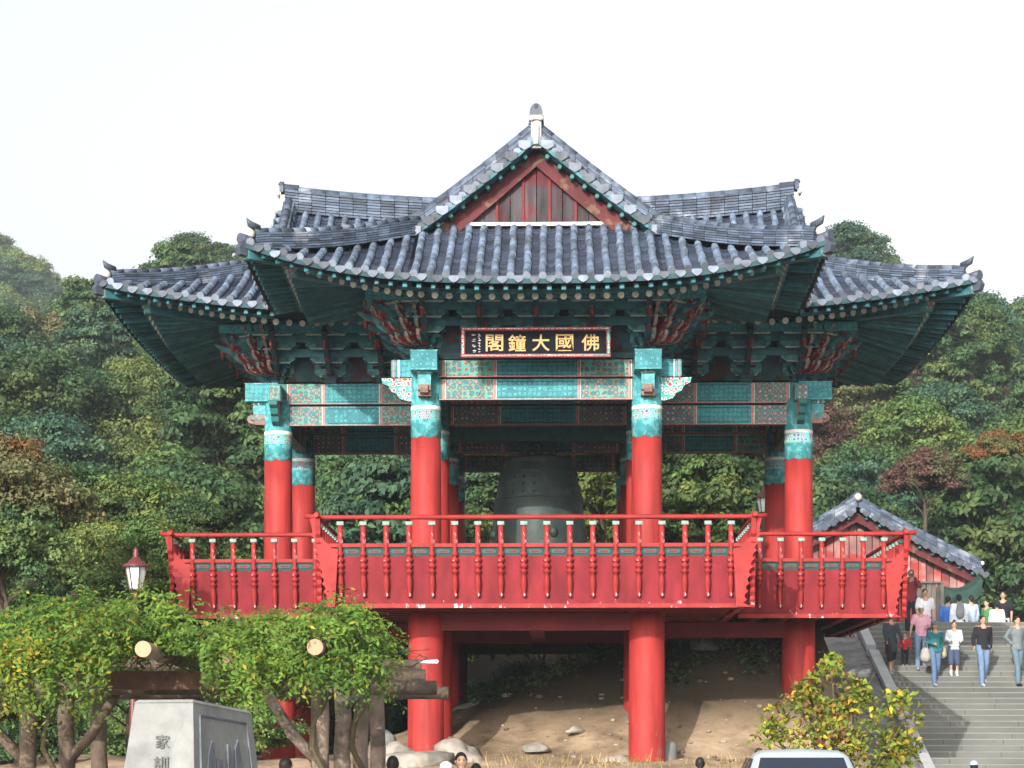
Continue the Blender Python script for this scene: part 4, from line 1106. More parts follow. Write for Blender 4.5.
# ------------------------------------------------------------------ vine pergola at the left
M['log'] = mat('peeled_log', (.13, .095, .07), .9, .3, 5, .5, 16, col2=(.06, .045, .035), c2scale=2.5)
M['logdk'] = mat('dark_beam', (.10, .055, .035), .85, .3, 4, .4, 12)
M['cut'] = mat('sawn_log_end', (.36, .24, .15), .8, .12, 10)
M['post'] = mat('log_post', (.22, .17, .135), .95, .3, 4, .7, 14, col2=(.10, .08, .065), c2scale=3)
G0 = -1.6
PG = empty('pergola', (-3.6, 24, G0)); tag(PG, 'rustic log pergola at the lower left, carrying the vines', 'pergola')
def inv(p): return Vector(p) - Vector((-3.6, 24, G0))
for (px, py, Y0, Y1) in ((143, 649, 21.7, 26.6), (315, 647, 21.9, 26.6), (30, 652, 22.2, 26.6), (230, 656, 22.4, 26.6)):
    a = at(px, py, Y0); mb = MB()
    mb.tube([inv(a), inv((a.x, Y1, a.z))], [.083, .08], 16, 0, capm=1); mb.build('log_beam', [M['log'], M['cut']], PG)
for (z, Y, x1, r) in ((.66, 23.3, -3.15, .085), (.655, 24.6, -.86, .085), (.80, 25.3, -1.02, .095), (.94, 26.1, -1.10, .10), (.64, 26.4, -.78, .08)):
    mb = MB(); x0 = -7.5 if x1 > -3 else -4.45
    if x1 < -3: mb.box(inv(((x0 + x1) / 2, Y, z + .04)), (x1 - x0, .16, .20), 0)
    else: mb.tube([inv((x0, Y, z)), inv((x1, Y, z))], [r, r * .97], 12, 0, capm=1)
    mb.build('cross_beam', [M['logdk'] if x1 < -3 else M['log'], M['log']], PG)
for (px, Y, r) in ((320, 23.2, .105), (343, 24.5, .10), (361, 25.3, .095), (377, 26.3, .10), (27, 23.2, .10), (66, 24.8, .10), (100, 26.2, .105), (-40, 23.2, .1)):
    x = at(px, 700, Y).x; mb = MB(); rr = random.Random(px)
    P = [inv((x + rr.uniform(-.02, .02), Y + rr.uniform(-.02, .02), lerp(G0, .66, k / 6))) for k in range(7)]
    mb.tube(P, [r * 1.1, r, r * .97, r, r * .95, r * .96, r * .9], 11, 0); pst = mb.build('post', [M['post'] if px > 150 else M['log']], PG)
    if px in (343, 361, 377, 100): continue
    mb = MB()
    sgn = -1 if px > 300 and px < 330 or px == 27 else 1
    mb.tube([inv((x, Y, -.20)), inv((x + sgn * .30, Y - .02, .12)), inv((x + sgn * .60, Y - .02, .62))], [.07, .062, .055], 9, 0)
    mb.build('brace', [M['post'] if px > 150 else M['log']], pst)
mb = MB(); a = at(343, 700, 24.0)
mb.tube([inv(at(345, 706, 24.0)), inv(at(366, 690, 24.0))], [.05, .055], 9, 0, capm=1); mb.build('stub', [M['post'], M['cut']], PG)
mb = MB(); mb.tube([at(420, 662.5, 24.9), at(437, 661.5, 24.6)], [.022, .022], 8, 0)
tag(mb.build('tube_lamp', [mat('white_plastic', (.8, .8, .82), .35, .03, 5)]), 'short white fluorescent tube fixed on the pergola log ends', 'lamp')

# vines: pinnate leaves massed over the beams
M['vine'] = leafmat('vine_leaf', (.12, .20, .03), (.06, .12, .02), hue=.02, trans=.35, sc=1.2, objr=0)
M['vine2'] = leafmat('vine_leaf_yellow', (.28, .24, .03), (.14, .17, .02), hue=.03, trans=.35, sc=2, objr=0)
M['stem'] = mat('vine_stem', (.09, .07, .04), .9, .2, 6)
VN = empty('climbing_vine', (-3.6, 24, G0)); tag(VN, 'thick bright green climbing vine spread over the log pergola', 'vine')
def vine_cloud(clumps, dens, leaf, seed):
    global rng
    rng = np.random.default_rng(seed); Cs = []; Ns = []; Ss = []
    for (px, py, rx, ry, Y, depth) in clumps:
        c = at(px, py, Y); s = Y / F; R3 = np.array([rx * s, depth, ry * s])
        area = R3[0] * R3[2] + R3[0] * R3[1] * .8; n = int(dens * area)
        # sprays: small strings of leaflets hanging or arching
        ns = n // 9; u = unit(ns); u[:, 1] = np.where(u[:, 1] > .35, -u[:, 1], u[:, 1])
        base = np.array(c) + u * R3 * rng.uniform(.72, 1.06, ns)[:, None]
        dirs = u * .6 + unit(ns) * .7 + np.array([0, -.25, -.35]); dirs /= np.linalg.norm(dirs, axis=1)[:, None]
        L = rng.uniform(.12, .34, ns)
        for k in range(9):
            t = k / 8.; side = (1 if k % 2 else -1)
            per = np.cross(dirs, np.array([0, 0, 1.])); per /= np.maximum(1e-3, np.linalg.norm(per, axis=1))[:, None]
            P = base + dirs * (L * t)[:, None] + per * side * .028 + np.array([0, 0, -.10]) * (t * t) 
            Cs.append(P); Ns.append(u * .6 + unit(ns) * .55 + np.array([0, -.2, .5])); Ss.append(leaf * rng.uniform(.7, 1.3, ns) * (1 - .25 * t))
    return np.concatenate(Cs) - np.array([-3.6, 24, G0]), np.concatenate(Ns), np.concatenate(Ss)
clA = [(15, 640, 60, 34, 22.6, .8), (80, 632, 70, 36, 22.4, .8), (140, 622, 50, 26, 22.9, .7), (35, 672, 36, 34, 22.0, .5), (85, 668, 26, 32, 22.0, .4), (190, 628, 45, 26, 22.8, .7), (225, 650, 40, 30, 22.3, .6), (250, 668, 24, 30, 22.0, .4), (-20, 670, 40, 50, 22.2, .6),
       (275, 640, 40, 28, 22.7, .7), (330, 630, 44, 30, 22.4, .7), (360, 640, 34, 36, 22.6, .6), (348, 664, 26, 26, 22.1, .4), (316, 660, 26, 22, 22.2, .4), (290, 648, 28, 20, 22.4, .5), (378, 652, 18, 26, 22.8, .4), (120, 648, 50, 14, 22.8, .6), (170, 645, 60, 14, 24.2, 1.2), (60, 640, 80, 25, 25.0, 1.2), (300, 638, 80, 22, 25.0, 1.2),
       (345, 608, 18, 10, 22.6, .3), (155, 600, 20, 9, 23, .3), (60, 602, 24, 8, 22.8, .3), (240, 622, 20, 10, 22.5, .3), (388, 670, 8, 16, 22.6, .2), (100, 604, 26, 8, 22.8, .3)]
C_, N_, S_ = vine_cloud(clA, 3100, .046, 3)
# keep the sawn log ends clear of leaves
PX = 512 + F * (C_[:, 0] - 3.6) / (C_[:, 1] + 24); PY = 745 - F * (C_[:, 2] + G0) / (C_[:, 1] + 24)
ok = np.ones(len(C_), bool)
for (cx_, cy_) in ((143, 649), (315, 647)):
    ok &= ~((np.hypot(PX - cx_, PY - cy_) < 12) & (C_[:, 1] + 24 < 22.6))
ok &= ~((PX > 110) & (PX < 200) & (PY > 655) & (C_[:, 1] + 24 < 23.6))
C_, N_, S_ = C_[ok], N_[ok], S_[ok]; PX = PX[ok]; PY = PY[ok]
yel = (rng.uniform(size=len(C_)) < np.where((PX < 45) & (PY > 640), .42, np.where(PX < 130, .10, .05)))
for nm, msk, mt in (('foliage', ~yel, 'vine'), ('yellowed_foliage', yel, 'vine2')):
    o = bpy.data.objects.new(nm, leaf_cloud(nm, C_[msk], N_[msk], S_[msk], M[mt], 1.7)); COL.objects.link(o); o.parent = VN
mb = MB(); rr = random.Random(8)
for k in range(46):
    x, Y = rr.uniform(-5.6, -1.3), rr.uniform(22.1, 25.5); z = rr.uniform(.7, 1.2)
    P = [inv((x, Y, z))]
    for j in range(5): P.append(P[-1] + Vector((rr.uniform(-.25, .25), rr.uniform(-.15, .1), rr.uniform(-.12, .16))))
    mb.tube(P, [.014, .012, .011, .009, .007, .004], 5, 0)
for (x, Y) in ((-2.08, 23.05), (-4.95, 23.05), (-1.75, 24.4)):
    P = [inv((x + .09 * math.sin(t * 1.7), Y + .10 * math.cos(t * 1.7), lerp(G0, .75, t / 9))) for t in range(10)]
    mb.tube(P, [.035] * 10, 6, 0)
mb.build('stems', [M['stem']], VN)

# ------------------------------------------------------------------ stone monument
M['stone'] = mat('pale_granite', (.22, .225, .22), .85, .08, 9, .15, 40, col2=(.17, .175, .175), c2scale=1.5)
M['stonedk'] = mat('granite_relief', (.11, .125, .145), .85, .2, 6, .4, 16)
M['ink'] = mat('engraved_grey', (.12, .125, .12), .9, .2, 10)
o0 = at(160, 702, 20.0)
MN = empty('stone_monument', (o0.x, 20, G0)); tag(MN, 'pale grey four-sided inscribed stone block in front of the pergola', 'monument')
tz = o0.z - G0
# plan: left face toward the camera, right face turned away
a0 = at(135, 702, 20); b0 = at(193, 701.5, 20.1); c0 = at(251, 713, 21.3); d0 = Vector((a0.x + .62, 21.2, a0.z - .12))
def loc_(p): return Vector((p.x - o0.x, p.y - 20, p.z - G0))
T4 = [loc_(p) for p in (a0, b0, c0, d0)]
exp = [Vector((-.11, -.12, 0)), Vector((.03, -.14, 0)), Vector((.09, .03, 0)), Vector((-.05, .1, 0))]
B4 = [Vector((p.x + e.x * 2.6, p.y + e.y * 2.2, 0)) for p, e in zip(T4, exp)]
mb = MB(); mb.hexa([tuple(p) for p in B4] + [tuple(p) for p in T4], 0)
cap = [p + e * .12 for p, e in zip(T4, exp)]
mb.build('block', [M['stone']], MN)
mb = MB(); mb.hexa([tuple(p.lerp(q, .004) + e * .10) for p, q, e in zip(T4, B4, exp)] + [tuple(p + Vector((0, 0, .02)) - e * .25) for p, e in zip(T4, exp)], 0); mb.build('cap', [M['stone']], MN)
# framed relief on the right face
Bt, Ct, Bb, Cb = T4[1], T4[2], B4[1], B4[2]
def face_pt(u, v, off=0.0):
    t = Bt.lerp(Ct, u); b = Bb.lerp(Cb, u); n = (Ct - Bt).cross(Bb - Bt).normalized()
    if n.y > 0: n = -n
    return t.lerp(b, v) + n * off
mb = MB()
for (u0, v0, u1, v1) in ((.10, .06, .88, .06), (.88, .06, .90, .9), (.10, .06, .09, .9)): mb.bar(face_pt(u0, v0, .004), face_pt(u1, v1, .004), .018, .02, 0, up=(0, -1, .1))
mb.build('relief_frame', [M['stonedk']], MN)
mb = MB()
def shape(pts, m_=0):
    n = len(pts); b = len(mb.v); mb.v += [tuple(face_pt(u, v, .016)) for u, v in pts] + [tuple(face_pt(u, v, -.004)) for u, v in pts]
    mb.face(range(b, b + n), m_); [mb.face((b + i, b + n + i, b + n + (i + 1) % n, b + (i + 1) % n), m_) for i in range(n)]
shape([(.18, .32), (.22, .22), (.27, .17), (.30, .24), (.28, .34), (.34, .46), (.30, .5), (.20, .48), (.14, .44)])
shape([(.50, .30), (.52, .18), (.56, .22), (.58, .34), (.54, .44), (.50, .48)])
shape([(.60, .38), (.64, .20), (.70, .15), (.72, .26), (.76, .34), (.70, .44), (.62, .48)])
shape([(.34, .26), (.42, .26), (.42, .34), (.34, .34)])
mb.build('relief_figures', [M['stonedk']], MN)
nA = (B4[0] - T4[0]).cross(T4[1] - T4[0]).normalized()
if nA.y > 0: nA = -nA
tiltx = math.atan2(.30, tz)
for ch, v in (('家', .185), ('訓', .285)):
    ft = T4[0].lerp(T4[1], .52).lerp(B4[0].lerp(B4[1], .52), v * 1.0) + nA * .006
    put_text('engraved_character', ch, .13, .13, ft, (PI / 2 - tiltx * .9, 0, math.atan2((T4[1] - T4[0]).y, (T4[1] - T4[0]).x)), M['ink'], MN, .004)

# ------------------------------------------------------------------ lanterns
M['glass'] = mat('frosted_glass', (.62, .68, .66), .35, .06, 6, spec=.4)
M['lampred'] = mat('lamp_red', (.10, .022, .022), .45, .15, 8, spec=.4)
def lantern(name, px, pytop, Y, hpx, label, foot, lean=0):
    """pagoda-capped street lantern; pytop is the finial tip, hpx the head height in pixels"""
    s = hpx * Y / F; p = at(px, pytop, Y); g = foot
    root = empty(name, (p.x, Y, g)); tag(root, label, 'street lamp', 'lanterns on poles'); H = p.z - g
    mb = MB(); zb = H - s
    mb.tube([(-lean, 0, -.3), (0, 0, zb + .02 * s)], [.055, .04], 10, 0); mb.build('pole', [M['lampred']], root)
    mb = MB(); n = 6
    mb.lathe([(.13 * s, zb + .02 * s), (.23 * s, zb + .53 * s)], (0, 0, 0), 6, m=0, smooth=False); mb.build('glass', [M['glass']], root)
    mb = MB()
    for k in range(6):
        t = k * PI / 3; mb.bar((.135 * s * math.cos(t), .135 * s * math.sin(t), zb), (.24 * s * math.cos(t), .24 * s * math.sin(t), zb + .54 * s), .022 * s, .022 * s, 0)
    mb.lathe([(.15 * s, zb - .01 * s), (.15 * s, zb + .03 * s)], (0, 0, 0), 6, m=0)
    mb.build('lamp_frame', [M['lampred']], root)
    mb = MB(); mb.lathe([(.32 * s, zb + .53 * s), (.33 * s, zb + .56 * s), (.20 * s, zb + .63 * s), (.10 * s, zb + .74 * s), (.06 * s, zb + .80 * s), (.09 * s, zb + .84 * s), (.05 * s, zb + .88 * s), (.075 * s, zb + .92 * s), (.01 * s, zb + 1.0 * s)], (0, 0, 0), 12, m=0)
    mb.build('cap', [M['lampred']], root)
    return root
lantern('street_lantern', 136, 547, 30, 43, 'large pagoda-capped white lantern standing over the vine pergola', -1.6, lean=.10)
lantern('street_lantern', 763, 485, 62, 28, 'small pagoda-capped lantern behind the right end of the front railing', 1.0)

# ------------------------------------------------------------------ small hall at the head of the stairs
HY = 72.0; ap = at(857, 507, HY); HZ = 2.8
HL = empty('small_hall', (ap.x, HY, HZ)); tag(HL, 'small red wooden hall with a dark tiled gable roof at the head of the stairs', 'hall')
hr = ap.z - HZ; hw = at(981, 570, HY).x - ap.x; hd = at(0, 507, HY).z - at(0, 571, HY).z
def hz(s): t = s / hw; return hr - hd * (1.12 * t - .12 * t * t)
M['pinkplank'] = mat('faded_pink_plank', (.30, .15, .14), .85, .3, 2.2, island=.5, col2=(.30, .045, .04), c2scale=1.6)
for sg in (-1, 1):
    mb = MB()
    for j in range(34):
        y = -.0 + .33 * j
        P = [(sg * s, y, hz(s)) for s in np.linspace(.1, hw, 9)]
        barrel(mb, P, (0, 1, 0), True)
        for k in range(8):
            s0, s1 = lerp(.05, hw, k / 8), lerp(.05, hw, (k + 1) / 8)
            mb.quad([(sg * s0, y, hz(s0)), (sg * s1, y, hz(s1) + .02), (sg * s1, y + .33, hz(s1) + .02), (sg * s0, y + .33, hz(s0))], 1)
    o = mb.build('tiled_roof', [M['tile'], M['pan'], M['drip']], HL)
    mb = MB(); n = 15
    for k in range(n):
        s = lerp(.15, hw - .05, k / (n - 1)); mb.tube([(sg * s, .2, hz(s)), (sg * s, -.28, hz(s) - .06)], [.085, .09], 8, 0, capm=1)
        mb.prism([(-.12, .05), (.12, .05), (.12, -.07), (0, -.15), (-.12, -.07)], (sg * (s + .13), -.29, hz(s) - .13), (1, 0, 0), (0, 0, 1), .04, 0)
    mb.build('verge_tiles', [M['darktile'], M['drip']], o)
    mb = MB(); P = [(sg * s, -.02, hz(s) - .0) for s in np.linspace(.02, hw - .02, 12)]; stack(mb, [Vector(p) for p in P], .30, .30, 5, 0, 0, .09)
    mb.sphere((sg * (hw + .02), -.1, hz(hw) + .25), .08, 1, 8, 6)
    mb.build('verge_ridge', [M['ridge'], M['plaster']], o)
    mb = MB()
    for k in range(10):
        s0, s1 = lerp(.0, hw - .15, k / 10), lerp(.0, hw - .15, (k + 1) / 10)
        mb.hexa([(sg * s0, .06, hz(s0) - .50), (sg * s1, .06, hz(s1) - .48), (sg * s1, .12, hz(s1) - .48), (sg * s0, .12, hz(s0) - .50), (sg * s0, .06, hz(s0) - .18), (sg * s1, .06, hz(s1) - .18), (sg * s1, .12, hz(s1) - .18), (sg * s0, .12, hz(s0) - .18)], 0)
    mb.build('bargeboard', [M['barge']], o)
    mb = MB()
    for k in range(9):
        s = lerp(.3, hw - .3, k / 8); mb.tube([(sg * s, -.15, hz(s) - .22), (sg * s, .3, hz(s) - .22)], .05, 6, 0)
    mb.build('purlin_ends', [M['green']], o)
mb = MB(); stack(mb, [Vector((0, y, hr - .02)) for y in np.linspace(-.1, 11, 30)], .32, .42, 6, 0, 0, .1); mb.sphere((0, -.25, hr + .30), .13, 1, 10, 7); mb.build('main_ridge', [M['ridge'], M['plaster']], HL)
mb = MB(); x = -hw + .35
while x < hw - .4:
    wd = .26; top = min(hz(abs(x)), hz(abs(x + wd))) - .3
    mb.hexa([(x, .55, 2.3), (x + wd - .03, .55, 2.3), (x + wd - .03, .62, 2.3), (x, .62, 2.3), (x, .55, top), (x + wd - .03, .55, top), (x + wd - .03, .62, top), (x, .62, top)], 0) if top > 2.35 else None
    x += wd
mb.build('gable_wall', [M['pinkplank']], HL)
mb = MB(); mb.box((0, 5.6, 1.0), (hw * 2 - 1.4, 10, 2.3), 0); mb.box((0, .5, 2.4), (hw * 2 - 1.0, .2, .2), 0)
for x in (-hw + .9, -1.3, 1.3, hw - .9): mb.tube([(x, .4, 0), (x, .4, 2.35)], .16, 10, 0)
mb.build('wall', [M['reddk']], HL)
# weathered board fence and green netting beside it
M['greyboard'] = mat('grey_board', (.20, .185, .16), .9, .25, 2.5, .3, island=.35)
fx0, fx1 = at(916, 600, 66).x, at(941.5, 600, 66).x; fz = at(0, 583, 66).z
FN = empty('board_fence', ((fx0 + fx1) / 2, 66, TERZ)); tag(FN, 'weathered grey board screen at the top left of the stairs', 'fence')
mb = MB(); nb = 5
for k in range(nb): 
    xa = lerp(fx0, fx1, k / nb) - (fx0 + fx1) / 2; wd = (fx1 - fx0) / nb
    mb.box((xa + wd / 2, .01 * (k % 2), (fz - TERZ) / 2), (wd - .02, .04, fz - TERZ), 0)
mb.build('boards', [M['greyboard']], FN)
mb = MB(); mb.box((0, -.05, fz - TERZ + .02), (fx1 - fx0 + .1, .12, .06), 0); mb.box(((fx1 - fx0) / 2, -.04, (fz - TERZ) / 2), (.10, .10, fz - TERZ), 0); mb.build('fence_frame', [M['greyboard']], FN)
M['net'] = mat('green_net', (.02, .05, .04), .8, .3, 3, .4)
nx0, nx1 = at(942, 600, 68).x, at(982, 600, 68).x; nz = at(0, 588, 68).z - TERZ
mb = MB()
for k in range(8):
    t0, t1 = k / 8, (k + 1) / 8; za = nz - .25 * math.sin(PI * t0) + .3 * t0; zb = nz - .25 * math.sin(PI * t1) + .3 * t1
    xa, xb = lerp(0, nx1 - nx0, t0), lerp(0, nx1 - nx0, t1)
    mb.hexa([(xa, 0, za - .5), (xb, 0, zb - .5), (xb, .5, zb - .3), (xa, .5, za - .3), (xa, 0, za), (xb, 0, zb), (xb, .5, zb + .15), (xa, .5, za + .15)], 0)
for x in (.05, nx1 - nx0 - .05): mb.tube([(x, .2, 0), (x, .2, nz)], .04, 6, 0)
tag(mb.build('awning', [M['net']], None, (nx0, 68, TERZ)), 'dark green awning between the board screen and the right eave of the small hall', 'awning')

# ------------------------------------------------------------------ young tree with big yellow-green leaves at the lower right
M['sap'] = leafmat('sapling_leaf', (.21, .26, .04), (.12, .18, .03), hue=.02, trans=.4, sc=1.6, objr=0)
M['sap2'] = leafmat('sapling_leaf_gold', (.50, .36, .04), (.30, .26, .04), hue=.03, trans=.4, sc=2, objr=0)
M['sap3'] = leafmat('sapling_leaf_brown', (.22, .09, .04), (.26, .15, .04), hue=.02, trans=.3, sc=2, objr=0)
SY = 31.0; sb0 = at(842, 800, SY)
ST = empty('young_tree', (sb0.x, SY, G0)); tag(ST, 'young tree with large yellow-green autumn leaves beside the stair kerb', 'tree')
rr = random.Random(77); mb = MB(); tips = []
def br(p, d, L, r, depth):
    P = [p]; q = p; dd = d.copy()
    for k in range(5):
        dd = (dd + Vector((rr.uniform(-.2, .2), rr.uniform(-.2, .2), rr.uniform(-.08, .14)))).normalized(); q = q + dd * L / 5; P.append(q)
        if depth <= 1: tips.append((q.copy(), dd.copy()))
    mb.tube(P, [r * (1 - .15 * k) for k in range(6)], 6, 0)
    if depth > 0:
        for k in range(4 if depth > 1 else 5):
            a = P[2 + k % 4]; nd = (dd * .5 + Vector((rr.uniform(-1, 1), rr.uniform(-.8, .8), rr.uniform(-.25, .7)))).normalized()
            br(a, nd, L * rr.uniform(.5, .8), r * .5, depth - 1)
for (tx, ty) in ((768, 712), (798, 686), (832, 662), (852, 690), (906, 704), (830, 712), (888, 735), (784, 735), (812, 725), (862, 722), (896, 756), (818, 700)):
    e = at(tx, ty + 14, SY + rr.uniform(-.5, .5)); s0 = Vector((sb0.x + rr.uniform(-.15, .15), SY + rr.uniform(-.1, .1), G0 + .1)); v = e - s0
    mid = s0.lerp(e, .5) + Vector((rr.uniform(-.1, .1), 0, .12))
    mb.tube([s0, mid, e], [.035, .022, .012], 6, 0)
    br(mid, (e - mid).normalized(), (e - mid).length * .95, .016, 1); br(e, Vector((rr.uniform(-.5, .5), rr.uniform(-.3, .3), .6)).normalized(), .35, .01, 1)
offs = Vector((sb0.x, SY, G0)); mb.v = [tuple(Vector(v) - offs) for v in mb.v]
mb.build('branches', [M['stem']], ST)
rng = np.random.default_rng(5)
Cc = []; Nv = []
for (q, d) in tips:
    if math.sin(q.x * 9.1 + 1.0) * math.cos(q.z * 8.3) < -.28: continue
    for k in range(6):
        Cc.append(np.array(q - offs) + rng.normal(size=3) * np.array([.10, .10, .08]) + np.array([0, 0, -.03])); Nv.append(np.array([0, -.5, .55]) + rng.normal(size=3) * .6)
Cc = np.array(Cc); Nv = np.array(Nv); 
PXs = 512 + F * (Cc[:, 0] + offs.x) / (Cc[:, 1] + SY); PYs = 745 - F * (Cc[:, 2] + G0) / (Cc[:, 1] + SY)
kk = (PYs > 652 + .9 * np.abs(PXs - 830) * (PXs < 830) + 1.1 * (PXs - 838) * (PXs > 838) * (PXs < 872) + 38 * (PXs >= 872)) & (PXs < 922) & (PXs > 744); Cc = Cc[kk]; Nv = Nv[kk]; PXs = PXs[kk]; PYs = PYs[kk]
sel = rng.uniform(size=len(Cc)); core = (PXs > 775) & (PXs < 850) & (PYs > 675)
g2 = (sel < .22); g3 = (~g2) & (sel < np.where(core, .42, .25)); g1 = ~(g2 | g3)
for nm, msk, mt in (('foliage', g1, 'sap'), ('golden_foliage', g2, 'sap2'), ('brown_foliage', g3, 'sap3')):
    o = bpy.data.objects.new(nm, leaf_cloud(nm, Cc[msk], Nv[msk], .078 * rng.uniform(.6, 1.35, msk.sum()), M[mt], 1.35, .6)); COL.objects.link(o); o.parent = ST

# loose stones scattered over the bare soil (beyond counting)
M['pebble'] = mat('pebbles', (.19, .155, .115), .9, .2, 3, .3, 12, island=.45)
gs = MB(); rr = random.Random(19)
for k in range(230):
    px = rr.uniform(440, 900); Y = rr.uniform(41.5, 49); X = (px - 512) * Y / F; r = rr.choice([.02, .03, .04, .07]) * rr.uniform(.7, 1.5); z = ground_z(X, Y) + r * .2
    gs.sphere((X, Y, z), (r * rr.uniform(.8, 1.4), r * rr.uniform(.8, 1.3), r * rr.uniform(.4, .7)), 0, 6, 4, smooth=False)
tag(gs.build('loose_stones', [M['pebble']]), 'small loose stones scattered over the bare soil under the deck', 'stones', kind='stuff')
# low weeds and seedlings in the shade of the deck
lw = []; nw = []
rng = np.random.default_rng(33)
for k in range(260):
    px = rng.uniform(655, 860) if k % 3 else rng.uniform(470, 700); Y = rng.uniform(46.5, 50) if k % 3 else rng.uniform(48.5, 51); X = (px - 512) * Y / F
    if X > 6: continue
    n_ = 26; c = np.array([X, Y, ground_z(X, Y) + .12]) + rng.normal(size=(n_, 3)) * np.array([.22, .18, .10]); lw.append(c); nw.append(unit(n_) * .6 + np.array([0, -.3, .7]))
lw = np.concatenate(lw); nw = np.concatenate(nw)
o = bpy.data.objects.new('weeds', leaf_cloud('weeds', lw, nw, .11 * rng.uniform(.5, 1.3, len(lw)), LM['dark green'], 1.3)); COL.objects.link(o); tag(o, 'low dark weeds covering the shaded bank under the right of the deck', 'weeds', kind='stuff')

# dry grass along the foot of the mound
M['drygrass'] = mat('dry_grass', (.34, .25, .12), .9, .2, 3, island=.4, col2=(.14, .15, .05), c2scale=1.5, trans=.3)
gv = MB(); rr = random.Random(9)
for k in range(1100):
    px = rr.choice([rr.uniform(600, 770), rr.uniform(440, 780), rr.uniform(500, 620), rr.uniform(690, 900)]); Y = rr.uniform(39.5, 42.6); X = (px - 512) * Y / F
    if noise2(X, Y, 2.2) < -.25: continue
    z = ground_z(X, Y) - .02; h = rr.uniform(.05, .22) * (1.5 if rr.random() < .06 else 1); w_ = .012; a = rr.uniform(0, 6.28); lx, ly = rr.uniform(-.1, .1), rr.uniform(-.1, .1)
    gv.quad([(X - w_ * math.cos(a), Y - w_ * math.sin(a), z), (X + w_ * math.cos(a), Y + w_ * math.sin(a), z), (X + lx + .003, Y + ly, z + h), (X + lx - .003, Y + ly, z + h)], 0)
tag(gv.build('dry_grass', [M['drygrass']]), 'dry yellow grass along the foot of the bank', 'grass', kind='stuff')

# ------------------------------------------------------------------ car
CY = 27.0; cp = at(817, 750, CY); CH = cp.z - G0
M['carpaint'] = mat('silver_green_paint', (.38, .44, .48), .3, .03, 3, spec=.6)
M['carglass'] = mat('car_glass', (.012, .018, .03), .08, .05, 3, spec=.8)
M['rubber'] = mat('tyre_rubber', (.02, .02, .02), .85, .1, 8)
M['rim'] = mat('alloy_rim', (.4, .4, .42), .35, .05, 5, metal=.8)
M['lens'] = mat('headlight_lens', (.6, .62, .62), .15, .03, 5)
M['trim'] = mat('car_trim', (.02, .02, .022), .5, .05, 5)
CR = empty('parked_car', (cp.x, CY + 1.5, G0), R(11)); CR.rotation_euler = (0, 0, R(-3.5)); tag(CR, 'silver-grey car in front of the young tree, only its roof and windscreen in view', 'car')
H = CH
# sections along y (front = -y): (y, half width at sill, half width at belt, belt height, roof half width, roof height)
secs = [(-2.05, .62, .66, .62, .62, .66), (-1.95, .76, .78, .72, .70, .78), (-1.2, .82, .84, .84, .78, .92), (-.75, .83, .84, .90, .80, .98), (-.05, .83, .84, .93, .62, H - .055), (.35, .83, .84, .94, .60, H), (1.1, .83, .84, .95, .59, H - .02), (1.7, .82, .83, .96, .57, H - .09), (2.05, .78, .79, .90, .66, 1.05), (2.15, .70, .72, .70, .64, .76)]
def sect(s):
    y, a, b, hb, c, hr_ = s
    return [(-a, y, .28), (-b, y, .50), (-b, y, hb - .04), (-b + .035, y, hb), (-c, y, hr_ - .045), (-c + .10, y, hr_ - .008), (0, y, hr_ + .012), (c - .10, y, hr_ - .008), (c, y, hr_ - .045), (b - .035, y, hb), (b, y, hb - .04), (b, y, .50), (a, y, .28)]
mb = MB(); k13 = 13
for s in secs: mb.v += sect(s)
for i in range(len(secs) - 1):
    for k in range(k13 - 1): mb.face((i * k13 + k, i * k13 + k + 1, (i + 1) * k13 + k + 1, (i + 1) * k13 + k), 0, True)
    mb.face((i * k13, (i + 1) * k13, (i + 1) * k13 + 12, i * k13 + 12), 1)
mb.face(range(13), 0); mb.face([9 * 13 + k for k in range(13)][::-1], 0)
body = mb.build('body', [M['carpaint'], M['trim']], CR)
def pane(name, q, off=.006):
    q = [Vector(p) for p in q]; n = (q[1] - q[0]).cross(q[2] - q[0]).normalized(); c = sum(q, Vector()) / 4
    if n.dot(c - Vector((0, .4, .7))) < 0: n = -n
    mb = MB(); mb.hexa([tuple(p - n * .01) for p in q] + [tuple(p + n * off) for p in q], 0); return mb.build(name, [M['carglass']], CR)
S = [sect(s) for s in secs]
def mixp(a, b, t): return tuple(Vector(a).lerp(Vector(b), t))
pane('windscreen', [mixp((-.66, -.66, .99), (-.54, -.09, H - .075), 0.03), mixp((.66, -.66, .99), (.54, -.09, H - .075), .03), (.545, -.16, H - .125), (-.545, -.16, H - .125)], .03)
pane('rear_window', [(-.6, 2.02, 1.10), (.6, 2.02, 1.10), (.5, 1.76, H - .16), (-.5, 1.76, H - .16)], .03)
